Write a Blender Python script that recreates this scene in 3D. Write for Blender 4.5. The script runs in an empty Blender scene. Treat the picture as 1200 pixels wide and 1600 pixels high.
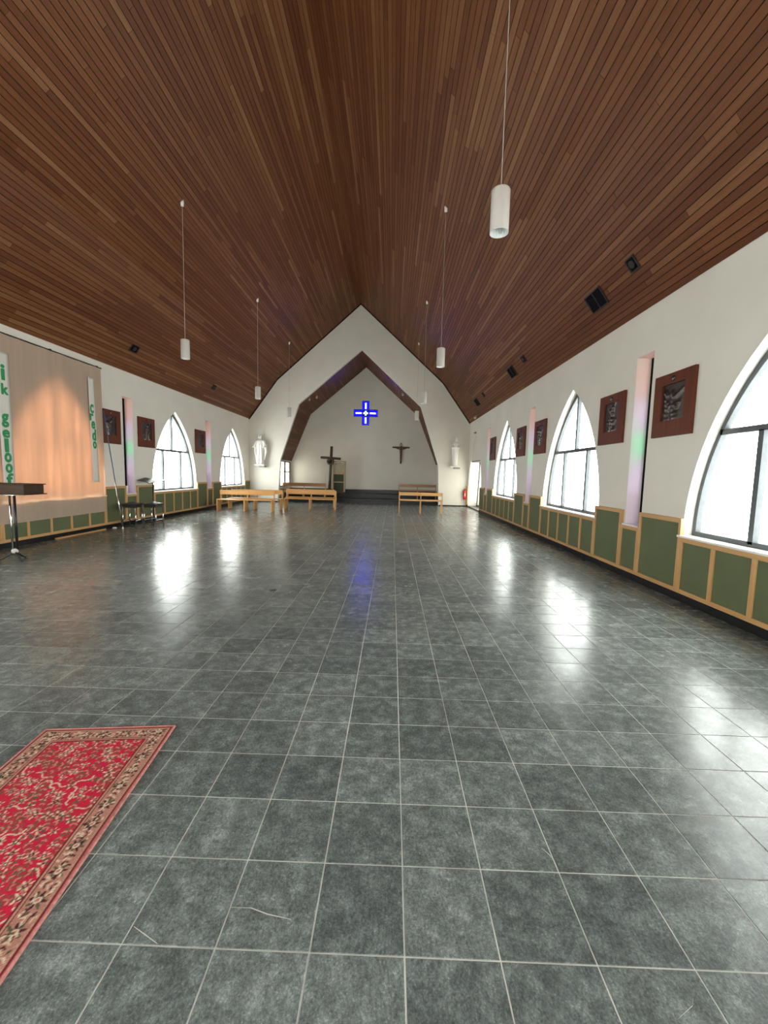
import bpy, bmesh, math, random
import numpy as np
from mathutils import Vector, Matrix
from mathutils.geometry import tessellate_polygon

random.seed(7)
S = bpy.context.scene
COL = S.collection
PI = math.pi

# ------------------------------------------------------------------ camera
CAM = (-0.0767, -1.1563, 1.5076)
YAW, PITCH, ROLL, FPX = 0.0181, -0.0934, 0.0233, 642.84
_f = Vector((-math.sin(YAW) * math.cos(PITCH), math.cos(YAW) * math.cos(PITCH), math.sin(PITCH)))
_r = Vector((math.cos(YAW), math.sin(YAW), 0))
_u = _r.cross(_f)
_r2 = _r * math.cos(ROLL) + _u * math.sin(ROLL)
_u2 = -_r * math.sin(ROLL) + _u * math.cos(ROLL)
cam = bpy.data.cameras.new('camera')
cam.sensor_fit = 'VERTICAL'
cam.sensor_height = 24.0
cam.lens = FPX / 1600 * 24.0
cam.clip_start = 0.05
cam_o = bpy.data.objects.new('camera', cam)
COL.objects.link(cam_o)
cam_o.matrix_world = Matrix(((_r2.x, _u2.x, -_f.x, CAM[0]), (_r2.y, _u2.y, -_f.y, CAM[1]),
                             (_r2.z, _u2.z, -_f.z, CAM[2]), (0, 0, 0, 1)))
S.camera = cam_o


def project(p):
    d = Vector(p) - Vector(CAM)
    z = d.dot(_f)
    if z < 0.05:
        return None
    return 600 + FPX * d.dot(_r2) / z, 800 - FPX * d.dot(_u2) / z


# ------------------------------------------------------------------ world, exposure
SKY = 16.5
w = bpy.data.worlds.new('overcast_sky')
S.world = w
w.use_nodes = True
bg = w.node_tree.nodes['Background']
bg.inputs['Color'].default_value = (1.0, 0.995, 0.965, 1)
bg.inputs['Strength'].default_value = SKY
S.view_settings.view_transform = 'Standard'
S.view_settings.look = 'None'
S.view_settings.gamma = 1.0
S.view_settings.use_curve_mapping = False
S.view_settings.exposure = 0.0
S.cycles.use_denoising = True
S.cycles.diffuse_bounces = 6
S.cycles.max_bounces = 12
S.cycles.adaptive_threshold = 0.02
S.cycles.sample_clamp_indirect = 20.0

# ------------------------------------------------------------------ room measures
XR, XL, ZE, YA = 3.590, -7.063, 3.984, 18.87      # wall planes, eave height, arch wall
CX = (XR + XL) / 2
YREAR = -4.9
APEX = (CX, 9.40)
KR, KL = (CX + 3.97, 5.85), (CX - 3.97, 5.85)
ER, EL = (XR, ZE), (XL, ZE)
YB = 22.5                                          # back wall of the chancel
WT = 0.30                                          # wall thickness
FO = 0.05                                          # wainscot face in front of wall
Z0, HALF, ZA = 0.82, 1.37, 3.31                    # arched windows
RAD = (HALF ** 2 + (ZA - Z0) ** 2) / (2 * HALF)
CR = [-2.19, 2.68, 7.55, 12.42]                    # window centres, right
DOOR_C = 17.33
SR = [0.25, 5.13, 9.99, 14.88]                     # slits, right
CL = [-2.17, 2.58, 7.33, 12.08, 16.83]
SL = [0.20, 4.95, 9.70, 14.45]
SLIT = 0.205                                       # half width of slit
ZS = 3.33


# ------------------------------------------------------------------ helpers: materials
def mat(name):
    m = bpy.data.materials.new(name)
    m.use_nodes = True
    nt = m.node_tree
    return m, nt, nt.nodes['Principled BSDF']


def nd(nt, typ, **kw):
    n = nt.nodes.new(typ)
    for k, v in kw.items():
        if k.startswith('_'):
            setattr(n, k[1:], v)
        else:
            n.inputs[k.replace('__', ' ')].default_value = v
    return n


def ramp(nt, fac, stops):
    r = nt.nodes.new('ShaderNodeValToRGB')
    e = r.color_ramp.elements
    while len(e) < len(stops):
        e.new(0.5)
    for el, (p, c) in zip(e, stops):
        el.position = p
        el.color = (*c, 1)
    nt.links.new(fac, r.inputs['Fac'])
    return r


def pos(nt, scale=(1, 1, 1)):
    g = nt.nodes.new('ShaderNodeNewGeometry')
    mp = nt.nodes.new('ShaderNodeMapping')
    mp.inputs['Scale'].default_value = scale
    nt.links.new(g.outputs['Position'], mp.inputs['Vector'])
    return mp.outputs['Vector']


def objpos(nt, scale=(1, 1, 1)):
    g = nt.nodes.new('ShaderNodeTexCoord')
    mp = nt.nodes.new('ShaderNodeMapping')
    mp.inputs['Scale'].default_value = scale
    nt.links.new(g.outputs['Object'], mp.inputs['Vector'])
    return mp.outputs['Vector']


def noise(nt, vec, scale, detail=4, rough=0.55):
    n = nd(nt, 'ShaderNodeTexNoise', Scale=scale, Detail=detail, Roughness=rough)
    nt.links.new(vec, n.inputs['Vector'])
    return n.outputs['Fac']


def bump(nt, b, h, strength=0.2, dist=0.01):
    n = nd(nt, 'ShaderNodeBump', Strength=strength, Distance=dist)
    nt.links.new(h, n.inputs['Height'])
    nt.links.new(n.outputs['Normal'], b.inputs['Normal'])


def islrand(nt):
    g = nt.nodes.new('ShaderNodeNewGeometry')
    o = nt.nodes.new('ShaderNodeObjectInfo')
    a = nd(nt, 'ShaderNodeMath', _operation='ADD')
    nt.links.new(g.outputs['Random Per Island'], a.inputs[0])
    nt.links.new(o.outputs['Random'], a.inputs[1])
    f = nd(nt, 'ShaderNodeMath', _operation='FRACT')
    nt.links.new(a.outputs[0], f.inputs[0])
    return f.outputs[0]


def mixc(nt, a, b, fac, blend='MIX'):
    n = nt.nodes.new('ShaderNodeMix')
    n.data_type = 'RGBA'
    n.blend_type = blend
    for sock, v in ((n.inputs[0], fac), (n.inputs[6], a), (n.inputs[7], b)):
        if isinstance(v, bpy.types.NodeSocket):
            nt.links.new(v, sock)
        elif isinstance(v, tuple):
            sock.default_value = (*v, 1)
        else:
            sock.default_value = v
    return n.outputs[2]


def simple(name, c, rough=0.5, metal=0.0, vary=0.12, scale=12, bmp=0.0, spec=0.5):
    m, nt, b = mat(name)
    f = noise(nt, objpos(nt), scale)
    lo = tuple(x * (1 - vary) for x in c)
    hi = tuple(min(1, x * (1 + vary)) for x in c)
    r = ramp(nt, f, [(0.3, lo), (0.7, hi)])
    nt.links.new(r.outputs[0], b.inputs['Base Color'])
    b.inputs['Roughness'].default_value = rough
    b.inputs['Metallic'].default_value = metal
    b.inputs['Specular IOR Level'].default_value = spec
    if bmp:
        bump(nt, b, f, bmp)
    return m


def wood(name, dark, light, along='X', rough=0.45, scale=6, spec=0.5):
    m, nt, b = mat(name)
    sc = {'X': (0.25, 3, 3), 'Y': (3, 0.25, 3), 'Z': (3, 3, 0.25)}[along]
    f = noise(nt, objpos(nt, sc), scale, 6, 0.65)
    r = ramp(nt, f, [(0.3, dark), (0.7, light)])
    nt.links.new(r.outputs[0], b.inputs['Base Color'])
    b.inputs['Roughness'].default_value = rough
    b.inputs['Specular IOR Level'].default_value = spec
    bump(nt, b, f, 0.08, 0.004)
    return m


def glass(name, tint, gloss=0.04):
    m, nt, b = mat(name)
    nt.nodes.remove(b)
    out = nt.nodes['Material Output']
    t = nt.nodes.new('ShaderNodeBsdfTransparent')
    f = noise(nt, objpos(nt), 9)
    r = ramp(nt, f, [(0.3, tuple(x * 0.93 for x in tint)), (0.7, tint)])
    nt.links.new(r.outputs[0], t.inputs['Color'])
    g = nd(nt, 'ShaderNodeBsdfGlossy', Roughness=0.3)
    mx = nd(nt, 'ShaderNodeMixShader', Fac=gloss)
    nt.links.new(t.outputs[0], mx.inputs[1])
    nt.links.new(g.outputs[0], mx.inputs[2])
    nt.links.new(mx.outputs[0], out.inputs['Surface'])
    return m


M = {}


def make_materials():
    # plastered wall
    m, nt, b = mat('white_plaster')
    f = noise(nt, pos(nt), 1.3, 5)
    r = ramp(nt, f, [(0.3, (0.70, 0.665, 0.595)), (0.75, (0.76, 0.725, 0.66))])
    nt.links.new(r.outputs[0], b.inputs['Base Color'])
    b.inputs['Roughness'].default_value = 0.75
    b.inputs['Specular IOR Level'].default_value = 0.2
    bump(nt, b, noise(nt, pos(nt), 60, 3), 0.12, 0.004)
    M['plaster'] = m

    # ceiling boards
    m, nt, b = mat('ceiling_board')
    rnd = islrand(nt)
    tone = ramp(nt, rnd, [(0.0, (0.110, 0.034, 0.011)), (0.3, (0.138, 0.046, 0.015)), (0.62, (0.160, 0.058, 0.021)),
                          (0.88, (0.182, 0.073, 0.028)), (1.0, (0.235, 0.110, 0.048))])
    g = noise(nt, pos(nt, (9, 0.35, 9)), 4, 6, 0.65)
    gr = ramp(nt, g, [(0.25, (0.74, 0.70, 0.68)), (0.75, (1.15, 1.13, 1.1))])
    c = mixc(nt, tone.outputs[0], gr.outputs[0], 1.0, 'MULTIPLY')
    nt.links.new(c, b.inputs['Base Color'])
    b.inputs['Roughness'].default_value = 0.5
    b.inputs['Specular IOR Level'].default_value = 0.24
    bump(nt, b, g, 0.08, 0.003)
    M['board'] = m
    M['backing'] = simple('dark_roof_backing', (0.012, 0.007, 0.004), 0.9)

    # slate tile
    m, nt, b = mat('slate_tile')
    rnd = islrand(nt)
    n1 = noise(nt, pos(nt), 11, 10, 0.72)
    n2 = noise(nt, pos(nt, (1.5, 1.0, 1)), 60, 6, 0.75)
    base = ramp(nt, n1, [(0.30, (0.074, 0.083, 0.082)), (0.5, (0.134, 0.154, 0.151)), (0.70, (0.265, 0.298, 0.292))])
    fine = ramp(nt, n2, [(0.32, (0.58, 0.58, 0.58)), (0.68, (1.5, 1.5, 1.5))])
    tone = ramp(nt, rnd, [(0.0, (0.78, 0.78, 0.78)), (1.0, (1.2, 1.19, 1.16))])
    c = mixc(nt, base.outputs[0], fine.outputs[0], 1.0, 'MULTIPLY')
    c = mixc(nt, c, tone.outputs[0], 1.0, 'MULTIPLY')
    n4 = noise(nt, pos(nt, (1, 1, 1)), 150, 3, 0.7)
    fl4 = ramp(nt, n4, [(0.40, (0.80, 0.80, 0.80)), (0.60, (1.10, 1.10, 1.10)), (0.72, (1.9, 1.9, 1.88))])
    c = mixc(nt, c, fl4.outputs[0], 1.0, 'MULTIPLY')
    # worn scuffs and paint specks
    n3 = noise(nt, pos(nt, (1, 1, 1)), 19, 3, 0.6)
    sp = ramp(nt, n3, [(0.735, (0, 0, 0)), (0.76, (0.55, 0.55, 0.55))])
    c = mixc(nt, c, (0.42, 0.42, 0.39), sp.outputs[0])
    nt.links.new(c, b.inputs['Base Color'])
    rr = ramp(nt, noise(nt, pos(nt), 3.2, 6, 0.6), [(0.3, (0.15, 0.15, 0.15)), (0.7, (0.30, 0.30, 0.30))])
    nt.links.new(rr.outputs[0], b.inputs['Roughness'])
    b.inputs['Specular IOR Level'].default_value = 0.27
    bump(nt, b, n2, 0.06, 0.003)
    M['slate'] = m
    M['grout'] = simple('pale_grout', (0.58, 0.57, 0.53), 0.8, vary=0.25, scale=5)
    M['blackstone'] = simple('black_stone', (0.008, 0.008, 0.009), 0.28, vary=0.4, spec=0.22)

    M['pine'] = wood('pine_rail', (0.46, 0.24, 0.085), (0.60, 0.35, 0.15), 'Y')
    M['pine_z'] = wood('pine_stile', (0.46, 0.24, 0.085), (0.60, 0.35, 0.15), 'Z')
    M['green'] = simple('green_board', (0.098, 0.118, 0.050), 0.6, vary=0.08, scale=3)
    M['black'] = simple('black_skirting', (0.006, 0.006, 0.007), 0.35, vary=0.3, spec=0.2)
    M['steel'] = simple('grey_steel_frame', (0.075, 0.083, 0.092), 0.45, 0.0, spec=0.3)
    M['sill'] = simple('white_sill', (0.78, 0.78, 0.74), 0.35, vary=0.03)
    M['frost'] = glass('frosted_glass', (0.97, 1.0, 0.99))
    M['frost_dense'] = glass('dense_frosted_glass', (0.64, 0.64, 0.60))
    M['g_mid'] = glass('violet_blue_glass', (0.010, 0.0012, 0.9))
    M['g_pink'] = glass('pink_glass', (0.34, 0.21, 0.20))
    M['g_lilac'] = glass('lilac_glass', (0.24, 0.17, 0.28))
    M['g_white'] = glass('opal_glass', (0.36, 0.30, 0.42))
    M['g_green'] = glass('green_glass', (0.025, 0.42, 0.27))
    M['g_blue'] = glass('blue_glass', (0.0016, 0.0004, 0.06))
    M['g_sky'] = glass('light_blue_glass', (0.010, 0.020, 0.85))
    M['g_clear'] = glass('clear_glass', (0.35, 0.38, 0.75))
    M['bench'] = wood('bench_beech', (0.52, 0.25, 0.075), (0.66, 0.36, 0.125), 'X', 0.4)
    M['bench_z'] = wood('bench_beech_upright', (0.50, 0.24, 0.07), (0.64, 0.34, 0.115), 'Z', 0.4)
    M['darkbench'] = wood('bench_brown', (0.24, 0.10, 0.035), (0.34, 0.16, 0.06), 'X', 0.4)
    M['mahog'] = wood('mahogany_board', (0.095, 0.023, 0.010), (0.145, 0.038, 0.017), 'Z', 0.45, spec=0.2)
    M['bronze'] = simple('dark_bronze', (0.10, 0.085, 0.08), 0.35, 0.85, vary=0.3, scale=25)
    M['plastercast'] = simple('white_plaster_cast', (0.82, 0.80, 0.76), 0.5, vary=0.05)
    M['bracket'] = simple('grey_stone_bracket', (0.22, 0.21, 0.19), 0.6)
    M['enamel'] = simple('white_enamel', (0.58, 0.545, 0.51), 0.35, vary=0.03)
    M['chrome'] = simple('chrome', (0.75, 0.76, 0.76), 0.15, 1.0, vary=0.05)
    M['louvre'] = simple('bright_reflector', (0.62, 0.63, 0.63), 0.2, 0.15, vary=0.05)
    M['cord'] = simple('pale_cord', (0.45, 0.40, 0.34), 0.6)
    M['darkmetal'] = simple('dark_metal', (0.03, 0.032, 0.038), 0.35, 0.6)
    M['ventdark'] = simple('vent_black', (0.004, 0.003, 0.004), 0.8, spec=0.1)
    M['ventframe'] = simple('vent_frame', (0.03, 0.025, 0.028), 0.5, 0.0, spec=0.2)
    M['oldwood'] = wood('weathered_dark_wood', (0.045, 0.030, 0.018), (0.085, 0.060, 0.036), 'Z', 0.6)
    M['corpus'] = simple('carved_brown_figure', (0.10, 0.045, 0.025), 0.5)
    M['paleoak'] = wood('pale_oak', (0.36, 0.24, 0.13), (0.46, 0.33, 0.20), 'Z', 0.5)
    M['carved'] = simple('carved_pale_panel', (0.36, 0.32, 0.22), 0.6, vary=0.5, scale=30, bmp=0.6)
    M['olive'] = simple('olive_cloth', (0.045, 0.050, 0.026), 0.8)
    M['walnut'] = wood('walnut', (0.040, 0.020, 0.011), (0.058, 0.031, 0.018), 'X', 0.6, spec=0.15)
    M['red'] = simple('red_enamel', (0.55, 0.02, 0.025), 0.3, vary=0.05)
    M['white'] = simple('white_plastic', (0.8, 0.8, 0.78), 0.4, vary=0.03)
    M['bluepole'] = simple('blue_grey_paint', (0.09, 0.115, 0.22), 0.35)
    M['lettergreen'] = simple('green_letter_paint', (0.02, 0.26, 0.085), 0.6)
    M['vinyl'] = simple('black_vinyl', (0.02, 0.018, 0.017), 0.4)

    def cloth(name, c, tr):
        m, nt, b = mat(name)
        nt.nodes.remove(b)
        out = nt.nodes['Material Output']
        n = noise(nt, pos(nt, (1, 1.6, 0.12)), 5, 5, 0.6)
        rc = ramp(nt, n, [(0.36, tuple(x * 0.72 for x in tr)), (0.62, tr)])  # streaks painted into the transmitted colour imitate the shading of vertical folds
        wv = noise(nt, pos(nt), 180, 2)
        bp = nd(nt, 'ShaderNodeBump', Strength=0.15, Distance=0.002)
        nt.links.new(wv, bp.inputs['Height'])
        d = nd(nt, 'ShaderNodeBsdfDiffuse', Color=(*c, 1))
        nt.links.new(bp.outputs[0], d.inputs['Normal'])
        t = nt.nodes.new('ShaderNodeBsdfTranslucent')
        nt.links.new(rc.outputs[0], t.inputs['Color'])
        a = nt.nodes.new('ShaderNodeAddShader')
        nt.links.new(d.outputs[0], a.inputs[0])
        nt.links.new(t.outputs[0], a.inputs[1])
        nt.links.new(a.outputs[0], out.inputs['Surface'])
        return m
    M['curtain'] = cloth('beige_curtain', (0.40, 0.315, 0.245), (0.20, 0.105, 0.060))
    M['lining'] = cloth('thin_lining', (0.42, 0.36, 0.30), (0.30, 0.22, 0.17))
    M['banner'] = cloth('white_banner', (0.66, 0.63, 0.58), (0.06, 0.05, 0.045))

    m, nt, b = mat('woven_rug')
    a = nt.nodes.new('ShaderNodeVertexColor')
    a.layer_name = 'pattern'
    n = noise(nt, pos(nt), 220, 2)
    gr = ramp(nt, n, [(0.3, (0.8, 0.8, 0.8)), (0.7, (1.15, 1.15, 1.15))])
    nt.links.new(mixc(nt, a.outputs[0], gr.outputs[0], 1.0, 'MULTIPLY'), b.inputs['Base Color'])
    b.inputs['Roughness'].default_value = 0.95
    b.inputs['Specular IOR Level'].default_value = 0.1
    bump(nt, b, n, 0.4, 0.003)
    M['rug'] = m
    M['rugedge'] = simple('rug_binding', (0.50, 0.20, 0.17), 0.9, vary=0.3, scale=60)


make_materials()


# ------------------------------------------------------------------ helpers: geometry
def worldloc(o):
    v = Vector((0, 0, 0))
    while o is not None:
        v += o.location
        o = o.parent
    return v


class MB:
    def __init__(s):
        s.v = []
        s.f = []

    def add(s, vs, fs):
        n = len(s.v)
        s.v += [tuple(p) for p in vs]
        s.f += [tuple(i + n for i in f) for f in fs]
        return s

    def box(s, x0, y0, z0, x1, y1, z1):
        x0, x1 = sorted((x0, x1)); y0, y1 = sorted((y0, y1)); z0, z1 = sorted((z0, z1))
        return s.add([(x0, y0, z0), (x1, y0, z0), (x1, y1, z0), (x0, y1, z0),
                      (x0, y0, z1), (x1, y0, z1), (x1, y1, z1), (x0, y1, z1)],
                     [(0, 3, 2, 1), (4, 5, 6, 7), (0, 1, 5, 4), (1, 2, 6, 5), (2, 3, 7, 6), (3, 0, 4, 7)])

    def chbox(s, x0, y0, z0, x1, y1, z1, b=0.006):
        """box with chamfered edges"""
        x0, x1 = sorted((x0, x1)); y0, y1 = sorted((y0, y1)); z0, z1 = sorted((z0, z1))
        bm = bmesh.new()
        bmesh.ops.create_cube(bm, size=1)
        for v in bm.verts:
            v.co = Vector(((x0 + x1) / 2 + v.co.x * (x1 - x0), (y0 + y1) / 2 + v.co.y * (y1 - y0),
                           (z0 + z1) / 2 + v.co.z * (z1 - z0)))
        b = min(b, 0.3 * min(x1 - x0, y1 - y0, z1 - z0))
        bmesh.ops.bevel(bm, geom=list(bm.edges), offset=b, segments=1, affect='EDGES')
        bm.verts.index_update()
        s.add([v.co for v in bm.verts], [[v.index for v in f.verts] for f in bm.faces])
        bm.free()
        return s

    def prism(s, outer, holes, to3, t):
        """slab from a polygon with holes; to3(a,b,depth) -> xyz"""
        loops = [list(outer)] + [list(h) for h in holes]
        flat = [p for l in loops for p in l]
        tris = tessellate_polygon([[Vector((p[0], p[1], 0)) for p in l] for l in loops])
        n = len(flat)
        vs = [to3(a, b, 0) for a, b in flat] + [to3(a, b, t) for a, b in flat]
        fs = [tuple(x) for x in tris] + [tuple(i + n for i in reversed(x)) for x in tris]
        k = 0
        for l in loops:
            m = len(l)
            for i in range(m):
                j = (i + 1) % m
                fs.append((k + i, k + j, k + j + n, k + i + n))
            k += m
        return s.add(vs, fs)

    def tube(s, pts, r, n=8, cap=True):
        pts = [Vector(p) for p in pts]
        rs = r if isinstance(r, (list, tuple)) else [r] * len(pts)
        rings = []
        for i, p in enumerate(pts):
            a = pts[max(0, i - 1)]
            b = pts[min(len(pts) - 1, i + 1)]
            d = (b - a).normalized()
            up = Vector((0, 0, 1)) if abs(d.z) < 0.95 else Vector((1, 0, 0))
            u = d.cross(up).normalized()
            v = u.cross(d)
            rings.append([p + (u * math.cos(2 * PI * k / n) + v * math.sin(2 * PI * k / n)) * rs[i] for k in range(n)])
        vs = [q for rg in rings for q in rg]
        fs = []
        for i in range(len(pts) - 1):
            for k in range(n):
                fs.append((i * n + k, i * n + (k + 1) % n, (i + 1) * n + (k + 1) % n, (i + 1) * n + k))
        if cap:
            fs.append(tuple(range(n)))
            fs.append(tuple((len(pts) - 1) * n + k for k in reversed(range(n))))
        return s.add(vs, fs)

    def lathe(s, prof, c=(0, 0, 0), n=24, sx=1, sy=1, cap=True):
        vs = []
        for r, z in prof:
            for k in range(n):
                a = 2 * PI * k / n
                vs.append((c[0] + r * sx * math.cos(a), c[1] + r * sy * math.sin(a), c[2] + z))
        fs = []
        for i in range(len(prof) - 1):
            for k in range(n):
                fs.append((i * n + k, i * n + (k + 1) % n, (i + 1) * n + (k + 1) % n, (i + 1) * n + k))
        if cap and prof[0][0] > 1e-5:
            fs.append(tuple(reversed(range(n))))
        if cap and prof[-1][0] > 1e-5:
            fs.append(tuple((len(prof) - 1) * n + k for k in range(n)))
        return s.add(vs, fs)

    def ell(s, c, r, n=14, m=9, rot=None):
        prof = [(max(1e-6, math.sin(PI * i / m)), -math.cos(PI * i / m)) for i in range(m + 1)]
        t = MB().lathe(prof, n=n)
        R = rot or Matrix.Identity(3)
        return s.add([Vector(c) + R @ Vector((p[0] * r[0], p[1] * r[1], p[2] * r[2])) for p in t.v], t.f)

    def build(s, name, m, parent=None, smooth=False, kind=None, local=False):
        me = bpy.data.meshes.new(name)
        off = Vector((0, 0, 0)) if (parent is None or local) else worldloc(parent)
        me.from_pydata([tuple(Vector(p) - off) for p in s.v], [], s.f)
        bm = bmesh.new()
        bm.from_mesh(me)
        bmesh.ops.recalc_face_normals(bm, faces=bm.faces)
        bm.to_mesh(me)
        bm.free()
        if smooth:
            me.polygons.foreach_set('use_smooth', [True] * len(me.polygons))
        me.materials.append(M[m] if isinstance(m, str) else m)
        o = bpy.data.objects.new(name, me)
        COL.objects.link(o)
        o.parent = parent
        if kind:
            o['kind'] = kind
        return o


def empty(name, loc=(0, 0, 0), rz=0, kind=None):
    o = bpy.data.objects.new(name, None)
    COL.objects.link(o)
    o.location = loc
    o.rotation_euler = (0, 0, rz)
    o.empty_display_size = 0.1
    if kind:
        o['kind'] = kind
    return o


def tag(o, label, cat, group=None):
    o['label'] = label
    o['category'] = cat
    if group:
        o['group'] = group
    return o


def copy_tree(o, parent=None):
    c = o.copy()
    COL.objects.link(c)
    if parent is not None:
        c.parent = parent
    for ch in [x for x in bpy.data.objects if x.parent is o]:
        copy_tree(ch, c)
    return c


def bake(o):
    """apply modifiers without operators"""
    dg = bpy.context.evaluated_depsgraph_get()
    me = bpy.data.meshes.new_from_object(o.evaluated_get(dg))
    o.modifiers.clear()
    o.data = me
    me.polygons.foreach_set('use_smooth', [True] * len(me.polygons))


def remesh(o, size):
    md = o.modifiers.new('r', 'REMESH')
    md.mode = 'VOXEL'
    md.voxel_size = size
    sm = o.modifiers.new('s', 'SMOOTH')
    sm.factor = 0.5
    sm.iterations = 2
    bake(o)


def portal(loc, sx, sz, direction, name):
    l = bpy.data.lights.new(name, 'AREA')
    l.shape = 'RECTANGLE'
    l.size, l.size_y = sx, sz
    l.cycles.is_portal = True
    o = bpy.data.objects.new(name, l)
    COL.objects.link(o)
    o.location = loc
    o.rotation_euler = Vector(direction).to_track_quat('-Z', 'Z').to_euler()
    return o


# ------------------------------------------------------------------ arch geometry
def arch_half(z, half=HALF, z0=Z0, za=ZA):
    if z <= z0:
        return half
    r = (half ** 2 + (za - z0) ** 2) / (2 * half)
    return max(0.0, math.sqrt(max(0, r * r - (z - z0) ** 2)) - (r - half))


def arch_poly(c, half=HALF, z0=Z0, za=ZA, n=14, base=None):
    zs = [z0 + (za - z0) * math.sin(PI / 2 * i / n) for i in range(n + 1)]
    zs = [z0 + (za - z0) * i / n for i in range(n + 1)]
    pr = [(c + arch_half(z, half, z0, za), z) for z in zs]
    plf = [(c - arch_half(z, half, z0, za), z) for z in reversed(zs[:-1])]
    out = pr + plf
    if base is not None and base < z0:
        out = [(c + half, base)] + out + [(c - half, base)]
    return out


def clip(poly, a, b, c):
    """keep a*x+b*y<=c"""
    out = []
    for i in range(len(poly)):
        p, q = poly[i], poly[(i + 1) % len(poly)]
        dp, dq = a * p[0] + b * p[1] - c, a * q[0] + b * q[1] - c
        if dp <= 0:
            out.append(p)
        if dp * dq < 0:
            t = dp / (dp - dq)
            out.append((p[0] + t * (q[0] - p[0]), p[1] + t * (q[1] - p[1])))
    return out


# ================================================================== SETTING: walls
def wall_side(name, x, sgn, centres, slits, door=None):
    outer = [(YREAR, 0), (YA + 0.2, 0), (YA + 0.2, ZE + 0.1), (YREAR, ZE + 0.1)]
    holes = [arch_poly(c) for c in centres]
    holes += [[(c - SLIT, Z0), (c + SLIT, Z0), (c + SLIT, ZS), (c - SLIT, ZS)] for c in slits]
    if door is not None:
        outer = [(YREAR, 0), (door - HALF, 0)]
        a = arch_poly(door, base=0.0)
        outer = [(YREAR, 0)] + list(reversed(a)) + [(YA + 0.2, 0), (YA + 0.2, ZE + 0.25), (YREAR, ZE + 0.25)]
    m = MB().prism(outer, holes, lambda a, b, d: (x + sgn * d, a, b), WT)
    return m.build(name, 'plaster', kind='structure')


wall_side('wall_right', XR, 1, CR, SR, DOOR_C)
wall_side('wall_left', XL, -1, CL, SL)
# arch wall
AO = [(-5.66, 0), (-5.53, 2.06), (-4.65, 4.735), (-1.66, 7.31), (1.20, 4.715), (2.12, 1.95), (2.20, 0)]
E2 = 0.10
outer = [(XL - E2, 0)] + AO + [(XR + E2, 0), (XR + E2, ZE - 0.02), (KR[0] + E2, KR[1] + E2), (APEX[0], APEX[1] + E2 * 1.5),
                               (KL[0] - E2, KL[1] + E2), (XL - E2, ZE - 0.02)]
MB().prism(outer, [], lambda a, b, d: (a, YA + d, b), 0.20).build('wall_arch', 'plaster', kind='structure')
# rear wall behind the camera, with an added glazed front to light the near floor
RX0, RX1, RZ0, RZ1 = -4.0, 0.9, 0.12, 2.9
MB().prism([(XL - .2, 0), (XR + .2, 0), (XR + .2, ZE), (KR[0] + .1, KR[1] + .1), (APEX[0], APEX[1] + .2), (KL[0] - .1, KL[1] + .1), (XL - .2, ZE)],
           [[(RX0, RZ0), (RX1, RZ0), (RX1, RZ1), (RX0, RZ1)]], lambda a, b, d: (a, YREAR - d, b), 0.2).build('wall_rear', 'plaster', kind='structure')

# chancel
CA, CKL, CKR, CLL, CLR = (-1.68, 7.40), (-4.79, 4.75), (1.31, 4.75), (-5.88, 2.09), (2.40, 2.05)
CROSS = (-1.673, 4.88, 0.685, 0.205)               # x, z, arm length, half arm width
cx, cz, ca, ch = CROSS
cross_poly = [(cx - ch, cz + ca), (cx - ch, cz + ch), (cx - ca, cz + ch), (cx - ca, cz - ch), (cx - ch, cz - ch), (cx - ch, cz - ca),
              (cx + ch, cz - ca), (cx + ch, cz - ch), (cx + ca, cz - ch), (cx + ca, cz + ch), (cx + ch, cz + ch), (cx + ch, cz + ca)]
MB().prism([(-6.3, 0), (2.8, 0), (2.8, 2.2), (1.6, 5.2), (CA[0], 8.0), (-5.1, 5.2), (-6.3, 2.2)], [cross_poly],
           lambda a, b, d: (a, YB + d, b), 0.2).build('wall_back', 'plaster', kind='structure')
CXL, CXR = -5.87, 2.39


def chancel_side(name, x, sgn, hole):
    MB().prism([(YA + .2, 0), (YB, 0), (YB, 2.3), (YA + .2, 2.3)], [[(19.75, 0.70), (22.3, 0.70), (22.3, 2.04), (19.75, 2.04)]] if hole else [],
               lambda a, b, d: (x + sgn * d, a, b), 0.15).build(name, 'plaster', kind='structure')


chancel_side('wall_chancel_left', CXL, -1, True)
chancel_side('wall_chancel_right', CXR, 1, False)

# ================================================================== floor
TS = 0.30
fl = MB().box(XL - .2, YREAR, -0.10, XR + 0.8, YA + 0.3, -0.0016).build('floor', 'grout', kind='structure')


def make_tile_mesh():
    bm = bmesh.new()
    h = TS / 2 - 0.0025
    top = [bm.verts.new((sx * (h - .0014), sy * (h - .0014), 0.0)) for sx, sy in ((-1, -1), (1, -1), (1, 1), (-1, 1))]
    mid = [bm.verts.new((sx * h, sy * h, -0.0010)) for sx, sy in ((-1, -1), (1, -1), (1, 1), (-1, 1))]
    low = [bm.verts.new((sx * h, sy * h, -0.0040)) for sx, sy in ((-1, -1), (1, -1), (1, 1), (-1, 1))]
    bm.faces.new(top)
    for i in range(4):
        j = (i + 1) % 4
        bm.faces.new((mid[i], mid[j], top[j], top[i]))
        bm.faces.new((low[i], low[j], mid[j], mid[i]))
    me = bpy.data.meshes.new('tile')
    bm.to_mesh(me)
    bm.free()
    me.materials.append(M['slate'])
    return me


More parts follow.
